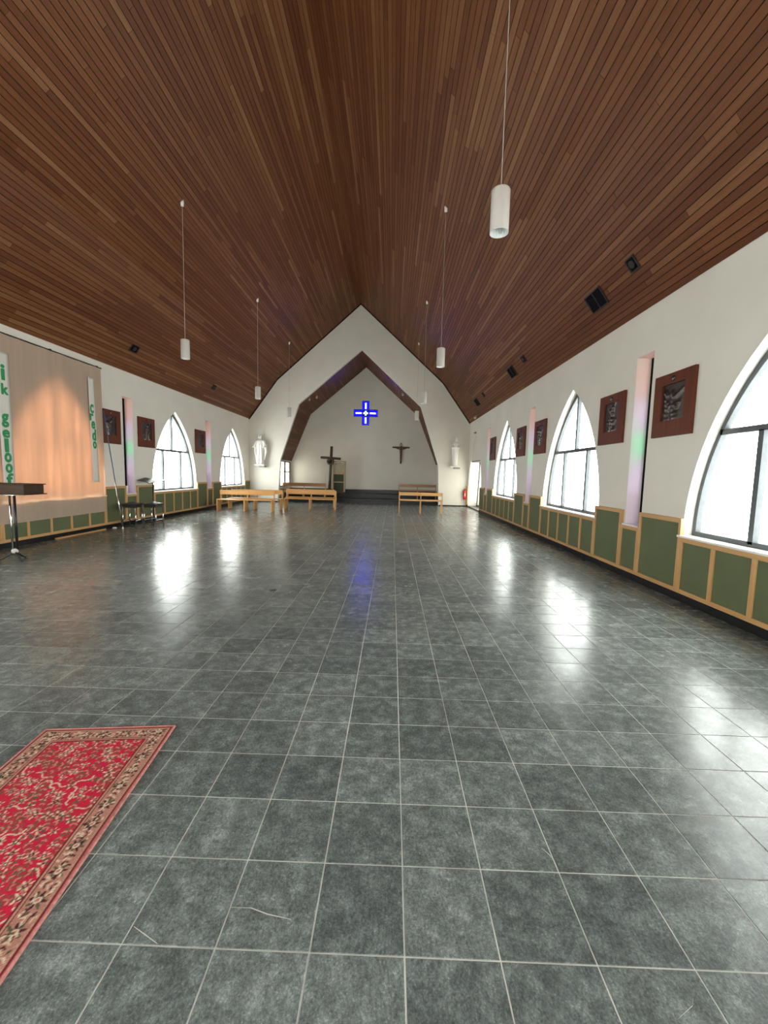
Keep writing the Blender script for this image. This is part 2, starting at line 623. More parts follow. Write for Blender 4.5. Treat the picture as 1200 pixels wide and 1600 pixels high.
tile_me = make_tile_mesh()
tiles = []
i0, i1 = math.floor((XL) / TS), math.ceil((XR + .3) / TS)
for i in range(i0, i1):
    for j in range(math.floor(YREAR / TS), math.ceil((YA + .1) / TS)):
        c = ((i + .5) * TS, (j + .5) * TS)
        pr = [project((c[0] + dx * .15, c[1] + dy * .15, 0)) for dx, dy in ((0, 0), (-1, -1), (1, -1), (1, 1), (-1, 1))]
        vis = any(p and 0 < p[0] < 1200 and 0 < p[1] < 1600 for p in pr)
        d = (c[0] - CAM[0]) ** 2 + (c[1] - CAM[1]) ** 2
        tiles.append((0 if vis else 1, d, c))
tiles.sort()

rt = random.Random(3)
field_v, field_f = [], []
for k, (vis, d, c) in enumerate(tiles):
    tx, ty, tz = rt.gauss(0, 0.0007), rt.gauss(0, 0.0007), rt.uniform(0, 0.0003)
    if k < 300:
        o = bpy.data.objects.new('tile', tile_me)
        COL.objects.link(o)
        o.parent = fl
        o.location = (c[0], c[1], tz)
        o.rotation_euler = (tx, ty, 0)
    else:
        n = len(field_v)
        for v in tile_me.vertices:
            field_v.append((c[0] + v.co.x, c[1] + v.co.y, v.co.z + tz - v.co.x * ty + v.co.y * tx))
        field_f += [tuple(n + q for q in p.vertices) for p in tile_me.polygons]
fm = MB()
fm.v, fm.f = field_v, field_f
fm.build('tile_field', 'slate', fl, kind='stuff')

# pale scratches worn into the nearest tiles
for pts_ in ([(-0.597, 0.123), (-0.528, 0.124), (-0.465, 0.106), (-0.381, 0.093)], [(-0.892, 0.051), (-0.843, 0.03), (-0.787, 0.005)],
             [(0.57, 0.402), (0.59, 0.372), (0.598, 0.353)], [(0.766, -0.12), (0.826, -0.09), (0.845, -0.066)]):
    sm = MB()
    vs = []
    for k, (a, b) in enumerate(pts_):
        wd_ = .0013 if 0 < k < len(pts_) - 1 else .0005
        vs += [(a - wd_, b - wd_, .0012), (a + wd_, b + wd_, .0012)]
    sm.add(vs, [(2 * k, 2 * k + 1, 2 * k + 3, 2 * k + 2) for k in range(len(pts_) - 1)])
    sm.build('scratch', 'grout', fl)

# chancel floor, two steps and the ledge along the back wall
cf = MB().box(CXL - .3, YA + .19, -0.1, CXR + .3, 20.95, 0.16).build('floor_chancel', 'blackstone', kind='structure')
MB().chbox(CXL, 20.9, 0.15, CXR, YB, 0.38, 0.01).build('step', 'blackstone', cf)
MB().chbox(CXL, 22.0, 0.37, CXR, YB, 0.57, 0.01).build('step', 'blackstone', cf)
MB().chbox(CXL, YA + .12, 0.145, CXR, YA + .5, 0.165, 0.004).build('step_nosing', 'blackstone', cf)
MB().chbox(CXL, 20.87, 0.37, CXR, 21.1, 0.384, 0.004).build('step_nosing', 'blackstone', cf)

# ================================================================== ceiling
CE = empty('ceiling', (0, 0, 0), kind='structure')


def offset2(p, q, d):
    t = Vector((q[0] - p[0], q[1] - p[1])).normalized()
    return t


unit_me = None


def unit_cube():
    global unit_me
    if unit_me is None:
        m = MB().box(-.5, -.5, -.5, .5, .5, .5)
        o = m.build('unit', 'board')
        unit_me = o.data
        unit_me.name = 'plank'
        bpy.data.objects.remove(o)
    return unit_me


def plank_faces(segs, y0, y1, bw, seed, lo, hi):
    """boards on each sloping face: list of (matrix4, size estimate)"""
    rr = random.Random(seed)
    out = []
    for p, q, inward in segs:
        t = Vector((q[0] - p[0], 0, q[1] - p[1]))
        L = t.length
        t.normalize()
        nrm = Vector((inward[0], 0, inward[1]))
        nrm = (nrm - t * nrm.dot(t)).normalized()
        n = round(L / bw)
        wd = L / n
        for k in range(n):
            c = Vector((p[0], 0, p[1])) + t * (k + .5) * wd
            y = y0 - rr.random() * hi
            while y < y1:
                ln = rr.uniform(lo, hi)
                a, b = max(y, y0), min(y + ln, y1)
                y += ln
                if b - a < 0.02:
                    continue
                ctr = c + Vector((0, (a + b) / 2, 0)) + nrm * (0.0 + rr.uniform(0, 0.002))
                X, Y, Z = t * (wd - 0.009), Vector((0, b - a - 0.003, 0)), nrm * 0.012
                out.append(Matrix(((X.x, Y.x, Z.x, ctr.x), (X.y, Y.y, Z.y, ctr.y), (X.z, Y.z, Z.z, ctr.z), (0, 0, 0, 1))))
    return out


def est_area(mx):
    cs = [project(mx @ Vector((sx * .5, sy * .5, 0))) for sx, sy in ((-1, -1), (1, -1), (1, 1), (-1, 1))]
    # sample the board along its length, count what is in frame
    a = 0
    N = 12
    for i in range(N):
        q = [project(mx @ Vector((sx * .5, -.5 + (i + e) / N, 0))) for sx, e in ((-1, 0), (1, 0), (1, 1), (-1, 1))]
        if any(p is None for p in q):
            continue
        m = (sum(p[0] for p in q) / 4, sum(p[1] for p in q) / 4)
        if 0 < m[0] < 1200 and 0 < m[1] < 1600:
            a += abs(sum(q[k][0] * q[(k + 1) % 4][1] - q[(k + 1) % 4][0] * q[k][1] for k in range(4))) / 2
    return a


def build_planks(parent, mats, limit):
    mats = sorted(mats, key=lambda m: -est_area(m)) if limit else mats
    me = unit_cube()
    for mx in mats[:limit]:
        o = bpy.data.objects.new('plank', me)
        COL.objects.link(o)
        o.parent = parent
        o.matrix_local = mx
    rest = MB()
    base = [v.co.copy() for v in me.vertices]
    fs = [tuple(p.vertices) for p in me.polygons]
    for mx in mats[limit:]:
        rest.add([mx @ v for v in base], fs)
    if rest.v:
        rest.build('plank_field', 'board', parent, kind='stuff')


IN = (CX, 3.0)
segs = []
for p, q in ((APEX, KL), (KL, EL), (APEX, KR), (KR, ER)):
    mid = ((p[0] + q[0]) / 2, (p[1] + q[1]) / 2)
    segs.append((p, q, (IN[0] - mid[0], IN[1] - mid[1])))
build_planks(CE, plank_faces(segs, YREAR, YA, 0.088, 11, 1.6, 4.6), 300)


def shell(name, prof, y0, y1, up, parent):
    """dark backing above the boards, following the same profile"""
    a = [(x, z) for x, z in prof]
    b = [(x + (x - CX) * 0.012, z + up) for x, z in prof]
    MB().prism(a + b[::-1], [], lambda x, z, d: (x, y0 + d, z), y1 - y0).build(name, 'backing', parent)


shell('roof_backing', [(EL[0] - .05, EL[1] + .012), (KL[0] - .01, KL[1] + .012), (APEX[0], APEX[1] + .015), (KR[0] + .01, KR[1] + .012), (ER[0] + .05, ER[1] + .012)],
      YREAR - .2, YA + .2, 0.25, CE)
# dark shadow-gap moulding where boards meet the arch wall
gm = []
for p, q in ((EL, KL), (KL, APEX), (APEX, KR), (KR, ER)):
    t = Vector((q[0] - p[0], q[1] - p[1]))
    n = Vector((t.y, -t.x)).normalized()
    gm = [p, q, (q[0] + n.x * .05, q[1] + n.y * .05), (p[0] + n.x * .05, p[1] + n.y * .05)]
    MB().prism(gm, [], lambda a, b, d: (a, YA - .03 + d, b), 0.03).build('edge_moulding', 'backing', CE)

CC = empty('ceiling_chancel', (0, 0, 0), kind='structure')
segs = []
for p, q in ((CA, CKL), (CKL, CLL), (CA, CKR), (CKR, CLR)):
    mid = ((p[0] + q[0]) / 2, (p[1] + q[1]) / 2)
    segs.append((p, q, (CA[0] - mid[0], 2.5 - mid[1])))
build_planks(CC, plank_faces(segs, YA + .2, YB, 0.088, 5, 1.5, 3.4), 0)
a_ = [(CLL[0] - .02, CLL[1]), (CKL[0] - .02, CKL[1] + .012), (CA[0], CA[1] + .015), (CKR[0] + .02, CKR[1] + .012), (CLR[0] + .02, CLR[1])]
b_ = [(CLL[0] - .4, CLL[1]), (CKL[0] - .3, CKL[1] + .25), (CA[0], CA[1] + .3), (CKR[0] + .3, CKR[1] + .25), (CLR[0] + .4, CLR[1])]
MB().prism(a_ + b_[::-1], [], lambda x, z, d: (x, YA + .1 + d, z), YB - YA - .1).build('roof_backing', 'backing', CC)

# ================================================================== windows
FD = 0.115                                           # frame depth into the wall


def arch_window(idx, x, sgn, c):
    w_ = empty('window_%d' % idx, (x, c, Z0), kind='structure')
    X = lambda d: x + sgn * d
    to3 = lambda a, b, d: (X(FD) + sgn * d, a, b)
    o = arch_poly(c, n=18)
    inner = arch_poly(c, HALF - 0.06, Z0 + 0.06, ZA - 0.12, n=18)
    MB().prism(o, [inner], to3, 0.07).build('window_frame', 'steel', w_)
    ZT = 2.07
    hw = arch_half(ZT) - 0.02
    MB().box(X(FD), c - hw, ZT - .032, X(FD + .065), c + hw, ZT + .032).build('transom', 'steel', w_)
    for y in (-.53, .53):
        MB().box(X(FD), c + y - .032, Z0 + .03, X(FD + .065), c + y + .032, ZT - .02).build('mullion', 'steel', w_)
    MB().box(X(FD), c - .032, ZT + .02, X(FD + .065), c + .032, ZA - .12).build('mullion', 'steel', w_)
    big = arch_poly(c, HALF - 0.02, Z0 + 0.02, ZA - 0.04, n=18)
    for y0, y1, z0, z1 in ((-2, -.53, 0, ZT), (-.53, .53, 0, ZT), (.53, 2, 0, ZT), (-2, 0, ZT, 9), (0, 2, ZT, 9)):
        p = clip(clip(clip(clip(big, -1, 0, -(c + y0)), 1, 0, c + y1), 0, -1, -z0), 0, 1, z1)
        MB().prism(p, [], lambda a, b, d: (X(FD + .03) + sgn * d, a, b), 0.006).build('pane', 'frost', w_)
    MB().chbox(X(FD), c - HALF - .01, Z0 - .022, X(-FO - .015), c + HALF + .01, Z0 + .004, .004).build('window_sill', 'sill', w_)
    portal((X(FD - .005), c, (Z0 + ZA) / 2), 2 * HALF, ZA - Z0, (-sgn, 0, 0), 'window_portal')


def slit_window(idx, x, sgn, c):
    w_ = empty('window_%d' % idx, (x, c, Z0), kind='structure')
    X = lambda d: x + sgn * d
    D = 0.215
    o = [(c - SLIT, Z0), (c + SLIT, Z0), (c + SLIT, ZS), (c - SLIT, ZS)]
    k = 0.04
    i = [(c - SLIT + k, Z0 + k), (c + SLIT - k, Z0 + k), (c + SLIT - k, ZS - k), (c - SLIT + k, ZS - k)]
    MB().prism(o, [i], lambda a, b, d: (X(D) + sgn * d, a, b), 0.03).build('window_frame', 'ventdark', w_)
    zz = [Z0 + .01, 1.30, 1.84, 2.22, 2.74, ZS - .01]
    for a, b, g in zip(zz[:-1], zz[1:], ('g_lilac', 'g_white', 'g_green', 'g_white', 'g_pink')):
        MB().box(X(D + .012), c - SLIT + .01, a, X(D + .018), c + SLIT - .01, b).build('pane', g, w_)
    for z in zz[1:-1]:
        MB().box(X(D + .004), c - SLIT + .02, z - .012, X(D + .026), c + SLIT - .02, z + .012).build('lead_bar', 'ventdark', w_)
    MB().box(X(D), c - SLIT, Z0 - .02, X(-FO + .002), c + SLIT, Z0 + .003).build('window_sill', 'sill', w_)
    portal((X(D - .005), c, (Z0 + ZS) / 2), 2 * SLIT, ZS - Z0, (-sgn, 0, 0), 'window_portal')


n_ = 0
for c in CR:
    n_ += 1
    arch_window(n_, XR, 1, c)
for c in CL:
    n_ += 1
    arch_window(n_, XL, -1, c)
for c in SR:
    n_ += 1
    slit_window(n_, XR, 1, c)
for c in SL:
    n_ += 1
    slit_window(n_, XL, -1, c)


def chancel_window(idx, x, sgn):
    w_ = empty('window_%d' % idx, (x, 21, 0.45), kind='structure')
    X = lambda d: x + sgn * d
    y0, y1, z0, z1 = 19.75, 22.3, 0.70, 2.04
    MB().prism([(y0, z0), (y1, z0), (y1, z1), (y0, z1)], [[(y0 + .45, z0 + .06), (y1 - .1, z0 + .06), (y1 - .1, z1 - .05), (y0 + .45, z1 - .05)]],
               lambda a, b, d: (X(.02) + sgn * d, a, b), 0.06).build('window_frame', 'steel', w_)
    ym = 21.17
    MB().box(X(.02), ym - .06, z0, X(.08), ym + .06, z1).build('mullion', 'steel', w_)
    for a, b in ((y0 + .44, ym), (ym, y1 - .09)):
        MB().box(X(.025), a, 1.45, X(.075), b, 1.50).build('transom', 'steel', w_)
        for c, d in ((z0 + .05, 1.475), (1.475, z1 - .04)):
            MB().box(X(.05), a, c, X(.056), b, d).build('pane', 'frost_dense', w_)
    portal((X(.09), 21.2, 1.37), 2.0, 1.3, (-sgn, 0, 0), 'window_portal')


n_ += 1
chancel_window(n_, CXL, -1)

# unseen glazed front behind the camera, added and sized for its daylight
n_ += 1
w_ = empty('window_%d' % n_, ((RX0 + RX1) / 2, YREAR, RZ0), kind='structure')
NB = 5
for k in range(NB + 1):
    x = RX0 + (RX1 - RX0) * k / NB
    MB().box(max(RX0, x - .035), YREAR - .14, RZ0, min(RX1, x + .035), YREAR - .07, RZ1).build('mullion', 'steel', w_)
for z in (RZ0 + .03, 2.3, RZ1 - .03):
    MB().box(RX0, YREAR - .14, z - .03, RX1, YREAR - .07, z + .03).build('transom', 'steel', w_)
for k in range(NB):
    x = RX0 + (RX1 - RX0) * k / NB
    for z0, z1 in ((RZ0 + .03, 2.3), (2.3, RZ1 - .03)):
        MB().box(x + .02, YREAR - .11, z0, x + (RX1 - RX0) / NB - .02, YREAR - .104, z1).build('pane', 'frost', w_)
portal(((RX0 + RX1) / 2, YREAR - .06, (RZ0 + RZ1) / 2), RX1 - RX0, RZ1 - RZ0, (0, 1, 0), 'window_portal')

# blue stained glass cross in the back wall
n_ += 1
sg = empty('window_%d' % n_, (cx, YB, cz), kind='structure')
YG = YB + 0.04


def rectp(x0, z0, x1, z1, m, name='pane', d=0.006, y=YG):
    MB().box(x0, y, z0, x1, y + d, z1).build(name, m, sg)


for sx, sz in ((0, 1), (0, -1), (1, 0), (-1, 0)):
    L0, L1 = 0.20, ca
    def R(a0, a1, b0, b1):
        """a along the arm, b across"""
        if sx:
            xs = sorted((cx + sx * a0, cx + sx * a1))
            return xs[0], cz + b0, xs[1], cz + b1
        zs = sorted((cz + sz * a0, cz + sz * a1))
        return cx + b0, zs[0], cx + b1, zs[1]
    e = 0.045
    rectp(*R(L0, L1, -ch, -ch + e), 'g_blue')
    rectp(*R(L0, L1, ch - e, ch), 'g_blue')
    rectp(*R(L1 - e, L1, -ch + e, ch - e), 'g_blue')
    inner = 'g_sky' if sz else 'g_mid'
    rectp(*R(L0, L1 - e, -ch + e, -.045), inner)
    rectp(*R(L0, L1 - e, .045, ch - e), inner)
    rectp(*R(L0 + .03, L1 - e - .07, -.045, .045), 'g_clear')
    rectp(*R(L1 - e - .07, L1 - e, -.045, .045), 'g_sky')
    rectp(*R(L0, L0 + .03, -.045, .045), 'g_blue')
    rectp(*R(.0, .13, -.045, .045), 'g_clear', y=YG + .012) if sx + sz > 0 else rectp(*R(.0, .13, -.045, .045), 'g_clear', y=YG + .012)
for qx in (-1, 1):
    for qz in (-1, 1):
        xs = sorted((cx + qx * .045, cx + qx * .2))
        zs = sorted((cz + qz * .045, cz + qz * .2))
        rectp(xs[0], zs[0], xs[1], zs[1], 'g_blue')
for sx, sz in ((0, 1), (0, -1), (1, 0), (-1, 0)):
    xs = sorted((cx + sx * .13 - (.045 if sz else 0), cx + sx * .2 + (.045 if sz else 0)))
    zs = sorted((cz + sz * .13 - (.045 if sx else 0), cz + sz * .2 + (.045 if sx else 0)))
    rectp(xs[0], zs[0], xs[1], zs[1], 'g_blue')
MB().prism(cross_poly, [[(cx + (px_ - cx) * .96 if abs(px_ - cx) > .3 else cx + (px_ - cx) * .93, cz + (pz_ - cz) * .96 if abs(pz_ - cz) > .3 else cz + (pz_ - cz) * .93)
                        for px_, pz_ in cross_poly]], lambda a, b, d: (a, YG + .01 + d, b), 0.02).build('window_frame', 'darkmetal', sg)
portal((cx, YG - .005, cz), 1.36, 1.36, (0, -1, 0), 'window_portal')

# ------------------------------------------------------------------ door in the right wall
dr = empty('door_1', (XR, DOOR_C, 0), kind='structure')
DZ = 2.17
up = clip(arch_poly(DOOR_C, HALF, Z0, ZA, n=18), 0, -1, -DZ)
MB().prism(up, [], lambda a, b, d: (XR + .055 + d, a, b), 0.3).build('upper_panel', 'plaster', dr)
hd = arch_half(DZ)
MB().box(XR + .05, DOOR_C - hd, DZ - .05, XR + .42, DOOR_C + hd, DZ).build('header', 'darkmetal', dr)
for s in (-1, 1):
    prof = [(DOOR_C + s * arch_half(z), z) for z in [0, .4, .82, 1.1, 1.4, 1.7, 2.0, 2.17]]
    pr2 = [(DOOR_C + s * (HALF + .15), 2.17), (DOOR_C + s * (HALF + .15), 0)]
    MB().prism(prof + pr2, [], lambda a, b, d: (XR + WT - .01 + d, a, b), 0.26).build('door_lining', 'plaster', dr)
XD = XR + 0.40
MB().prism([(DOOR_C - 1.36, .05), (DOOR_C + 1.36, .05), (DOOR_C + hd, DZ), (DOOR_C - hd, DZ)],
           [[(DOOR_C - 1.27, .12), (DOOR_C - .04, .12), (DOOR_C - .04, DZ - .10), (DOOR_C - hd + .05, DZ - .10)],
            [(DOOR_C + .04, .12), (DOOR_C + 1.27, .12), (DOOR_C + hd - .05, DZ - .10), (DOOR_C + .04, DZ - .10)]],
           lambda a, b, d: (XD + d, a, b), 0.05).build('door_frame', 'darkmetal', dr)
for s in (-1, 1):
    MB().prism([(DOOR_C + s * .03, .11), (DOOR_C + s * 1.3, .11), (DOOR_C + s * (hd - .03), DZ - .08), (DOOR_C + s * .03, DZ - .08)], [],
               lambda a, b, d: (XD + .02 + d, a, b), 0.006).build('pane', 'frost_dense', dr)
    MB().tube([(XD - .04, DOOR_C + s * .09, .95), (XD - .04, DOOR_C + s * .09, 1.15)], .012).build('door_handle', 'chrome', dr)
MB().box(XR - .02, DOOR_C - HALF, 0.0, XR + .42, DOOR_C + HALF, .05).build('threshold', 'blackstone', dr)
MB().box(XD + .04, DOOR_C - HALF - .2, -.1, XD + .06, DOOR_C + HALF + .2, .06).build('threshold', 'blackstone', dr)
portal((XD - .01, DOOR_C, 1.1), 2.5, 2.0, (-1, 0, 0), 'door_portal')


# ================================================================== wainscot
def wainscot(name, x, sgn, centres, slits, door, yend, ystart):
    """sgn: outward direction of the wall; face stands FO inside the wall plane"""
    t_ = empty(name, (x, 7, 0), kind='structure')
    fx = x - sgn * FO
    bk = x - sgn * 0.001

    def section(y0, y1, top, npan):
        if y1 - y0 < 0.03:
            return
        pw = (y1 - y0) / npan
        for k in range(npan):
            MB().box(fx + sgn * .018, y0 + k * pw + .02, .14, bk, y0 + (k + 1) * pw - .02, top - .03).build('panel', 'green', t_)
        MB().chbox(fx, y0, .10, bk, y1, .155, .003).build('rail', 'pine', t_)
        MB().chbox(fx - sgn * .004, y0, top - .055, bk, y1, top, .003).build('rail', 'pine', t_)
        for k in range(npan + 1):
            yc = y0 + k * pw
            a, b = yc - .026, yc + .026
            if k == 0:
                a, b = y0, y0 + .045
            if k == npan:
                a, b = y1 - .045, y1
            MB().chbox(fx - sgn * .002, a, .15, bk, b, top - .05, .003).build('stile', 'pine_z', t_)
    LH, SH = 1.335, .24
    marks = [(c - LH, c + LH, Z0 - .022, 5) for c in centres] + [(c - SH, c + SH, Z0 - .02, 1) for c in slits]
    if door is not None:
        marks.append((door - HALF, door + HALF, None, 0))
    marks.sort()
    cur = ystart
    for y0, y1, top, n in marks:
        if y0 > cur:
            section(cur, y0, 1.03, 1)
        a = max(y0, ystart)
        if top is not None and y1 > a:
            section(a, y1, top, n if a == y0 else max(1, round(n * (y1 - a) / (y1 - y0))))
        cur = max(cur, y1)
    if yend > cur:
        section(cur, yend, 1.03, 1)
    return t_


wainscot('trim_1', XR, 1, CR, SR, DOOR_C, YA, YREAR)
wainscot('trim_2', XL, -1, CL, SL, None, YA, YREAR)


def skirting(name, boxes):
    m = MB()
    for b in boxes:
        m.chbox(*b, b=.004)
    return m.build(name, 'black', kind='structure')


skirting('baseboard_right', [(XR - .045, YREAR, 0, XR, DOOR_C - HALF, .098), (XR - .045, DOOR_C + HALF, 0, XR, YA, .098)])
skirting('baseboard_left', [(XL, YREAR, 0, XL + .045, YA, .098)])
skirting('baseboard_arch', [(XL, YA - .02, 0, AO[0][0], YA, .05), (AO[-1][0], YA - .02, 0, XR, YA, .05)])

# ================================================================== THINGS
# ------------------------------------------------------------------ rug
RUG_O = Vector((-1.313, 1.10, 0.0))
dx = Vector((-0.994, -0.108, 0)).normalized()          # along the far edge, towards the left
dy = Vector((dx.y, -dx.x, 0))
dy = dy if dy.y < 0 else -dy                           # towards the camera
RW, RL, RES = 0.705, 1.95, 0.004


def rug():
    nu, nv = int(RW / RES), int(RL / RES)
    U, V = np.meshgrid((np.arange(nu + 1)) / nu * RW, (np.arange(nv + 1)) / nv * RL, indexing='ij')
    C = np.zeros((nu + 1, nv + 1, 3))
    crimson = np.array((0.52, 0.016, 0.050)); cream = np.array((0.62, 0.47, 0.34)); olive = np.array((0.10, 0.095, 0.055))
    dark = np.array((0.065, 0.022, 0.025)); rose = np.array((0.50, 0.16, 0.15)); sand = np.array((0.42, 0.25, 0.17)); maroon = np.array((0.18, 0.015, 0.025))
    C[:] = crimson
    E = np.minimum(np.minimum(U, RW - U), np.minimum(V, RL - V))
    rng = random.Random(21)

    def ellipse(c, a, b, th, col, region=None):
        m = (abs(U - c[0]) < max(a, b) * 1.1) & (abs(V - c[1]) < max(a, b) * 1.1)
        i0 = max(0, int((c[0] - max(a, b)) / RES) - 1); i1 = min(nu + 1, int((c[0] + max(a, b)) / RES) + 2)
        j0 = max(0, int((c[1] - max(a, b)) / RES) - 1); j1 = min(nv + 1, int((c[1] + max(a, b)) / RES) + 2)
        if i0 >= i1 or j0 >= j1:
            return
        u, v, e = U[i0:i1, j0:j1] - c[0], V[i0:i1, j0:j1] - c[1], E[i0:i1, j0:j1]
        p = u * math.cos(th) + v * math.sin(th); q = -u * math.sin(th) + v * math.cos(th)
        ok = (p / a) ** 2 + (q / b) ** 2 < 1
        if region:
            ok &= (e > region[0]) & (e < region[1])
        C[i0:i1, j0:j1][ok] = col

    def flower(c, s, reg, cols, n=8):
        ph = rng.random() * PI
        for k in range(n):
            t = ph + 2 * PI * k / n
            ellipse((c[0] + math.cos(t) * s * .62, c[1] + math.sin(t) * s * .62), s * .42, s * .17, t, cols[k % 2], reg)
        ellipse(c, s * .38, s * .38, 0, cols[2], reg)
        ellipse(c, s * .2, s * .2, 0, cols[3], reg)

    def leafspray(c, s, th, reg, col, col2):
        for k in range(-2, 3):
            p = (c[0] + math.cos(th) * k * s * .4, c[1] + math.sin(th) * k * s * .4)
            for sd in (-1, 1):
                ellipse((p[0] + math.cos(th + sd * .9) * s * .25, p[1] + math.sin(th + sd * .9) * s * .25), s * .26, s * .09, th + sd * .9, col if (k + sd) % 2 else col2, reg)

    field = (0.118, 9)
    # field, one half mirrored as in a woven repeat
    pts = []
    tries = 0
    while len(pts) < 420 and tries < 14000:
        tries += 1
        p = (rng.uniform(.12, RW - .12), rng.uniform(.12, RL - .12))
        if all((p[0] - q[0]) ** 2 + (p[1] - q[1]) ** 2 > .036 ** 2 for q in pts):
            pts.append(p)
    for i, p in enumerate(pts):
        k = rng.random()
        if k < .50:
            flower(p, rng.uniform(.016, .030), field, rng.choice([(cream, sand, dark, rose), (olive, cream, rose, dark), (rose, cream, dark, cream)]), rng.choice((6, 8)))
        elif k < .965:
            leafspray(p, rng.uniform(.028, .044), rng.uniform(0, PI), field, olive, sand)
        else:
            th = rng.uniform(0, PI)
            for s in range(14):
                t = (s - 7) / 7
                ellipse((p[0] + math.cos(th) * t * .04 + math.sin(th) * .012 * math.sin(t * 3), p[1] + math.sin(th) * t * .04 - math.cos(th) * .012 * math.sin(t * 3)), 0.0045, .004, 0, cream, field)
    # main border
    B = (0.028, 0.098)
    m = (E > B[0]) & (E < B[1])
    C[m] = sand * .5 + rose * .42
    for a, b, c in ((0, .012, rose * .8), (.012, .020, maroon), (.020, .028, sand), (.098, .104, maroon), (.104, .112, sand), (.112, .118, maroon)):
        C[(E >= a) & (E < b)] = c
    bw = (B[0] + B[1]) / 2
    def along(f):
        k = 0
        t = 0.05
        while t < RL:
            f((bw, t), k); f((RW - bw, t), k)
            t += .052; k += 1
        t = 0.09
        while t < RW - .08:
            f((t, bw), k); f((t, RL - bw), k)
            t += .052; k += 1
    reg = (B[0], B[1])
    def motif(p, k):
        if k % 2 == 0:
            flower(p, .032, reg, (dark, olive, cream, rose), 8)
        else:
            leafspray(p, .034, rng.uniform(0, PI), reg, cream, dark)
        for q in range(5):
            ellipse((p[0] + rng.uniform(-.03, .03), p[1] + rng.uniform(-.03, .03)), .009, .004, rng.uniform(0, PI), rng.choice((cream, dark, cream, olive)), reg)
    along(motif)
    nz = np.random.RandomState(4).normal(1, .10, (nu + 1, nv + 1, 1))
    C = np.clip(C * nz, 0, 1)
    # gentle waviness of the right edge
    wob = 0.006 * np.sin(V * 7) * (U / RW - .5)
    P = np.zeros((nu + 1, nv + 1, 3))
    for k in range(3):
        P[..., k] = RUG_O[k] + dx[k] * (U + wob) + dy[k] * V
    P[..., 2] = 0.010 + 0.0012 * np.sin(U * 30) * np.sin(V * 18)
    idx = np.arange((nu + 1) * (nv + 1)).reshape(nu + 1, nv + 1)
    F = np.stack([idx[:-1, :-1], idx[:-1, 1:], idx[1:, 1:], idx[1:, :-1]], -1).reshape(-1, 4)
    me = bpy.data.meshes.new('pile')
    me.vertices.add(P.size // 3)
    ctr = RUG_O + dx * RW / 2 + dy * RL / 2
    me.vertices.foreach_set('co', (P.reshape(-1, 3) - np.array(ctr)).ravel())
    me.loops.add(F.size)
    me.loops.foreach_set('vertex_index', F.ravel())
    me.polygons.add(len(F))
    me.polygons.foreach_set('loop_start', np.arange(0, F.size, 4))
    me.polygons.foreach_set('loop_total', np.full(len(F), 4))
    me.update()
    ca_ = me.color_attributes.new('pattern', 'FLOAT_COLOR', 'POINT')
    ca_.data.foreach_set('color', np.concatenate([C, np.ones((nu + 1, nv + 1, 1))], -1).ravel())
    me.materials.append(M['rug'])
    root = empty('rug', tuple(ctr))
    tag(root, 'red patterned oriental runner rug with floral border on the tiled floor', 'rug')
    o = bpy.data.objects.new('pile', me)
    COL.objects.link(o)
    o.parent = root
    # binding along the edges, gives the rug its thickness
    for a, b in (((0, 0), (0, RL)), ((RW, 0), (RW, RL)), ((0, 0), (RW, 0)), ((0, RL), (RW, RL))):
        pa = RUG_O + dx * a[0] + dy * a[1]
        pb = RUG_O + dx * b[0] + dy * b[1]
        n = 24
        pts = [(pa.lerp(pb, k / n).x, pa.lerp(pb, k / n).y, 0.0062) for k in range(n + 1)]
        MB().tube(pts, 0.006, 6).build('edge_binding', 'rugedge', root)


rug()


# ------------------------------------------------------------------ benches
def bench_slab(L=2.06):
    """beech bench on slab legs; front towards -Y"""
    r = empty('bench')
    h = L / 2
    MB().chbox(-h, -.20, .395, h, .16, .43, .006).build('seat', 'bench', r)
    for x in (-h + .02, 0, h - .02):
        MB().chbox(x - .02, -.19, 0, x + .02, .15, .396, .004).build('leg', 'bench_z', r)
        MB().chbox(x - .022, .161, .24, x + .022, .20, .74, .004).build('back_post', 'bench_z', r)
    MB().chbox(-h, .135, .585, h, .160, .755, .006).build('backrest', 'bench', r)
    return r


def bench_frame(L=1.66, dark=False):
    """bench on thin posts, taller; front towards -Y"""
    r = empty('bench')
    h = L / 2
    w1, w2 = ('darkbench', 'darkbench') if dark else ('bench', 'bench_z')
    MB().chbox(-h, -.20, .485, h, .17, .515, .005).build('seat', w1, r)
    MB().chbox(-h, .150, .485, h, .176, .55, .005).build('rear_rail', w1, r)
    MB().chbox(-h, .150, .69, h, .176, .815, .006).build('backrest', w1, r)
    for x in (-h + .015, 0, h - .015):
        MB().chbox(x - .016, .176, 0, x + .016, .21, .815, .003).build('back_post', w2, r)
        MB().chbox(x - .016, -.19, 0, x + .016, -.15, .486, .003).build('leg', w2, r)
    return r


def place(o, x, y, z, rz, label, cat='bench', group='wooden church benches'):
    o.location = (x, y, z)
    o.rotation_euler = (0, 0, rz)
    return tag(o, label, cat, group)


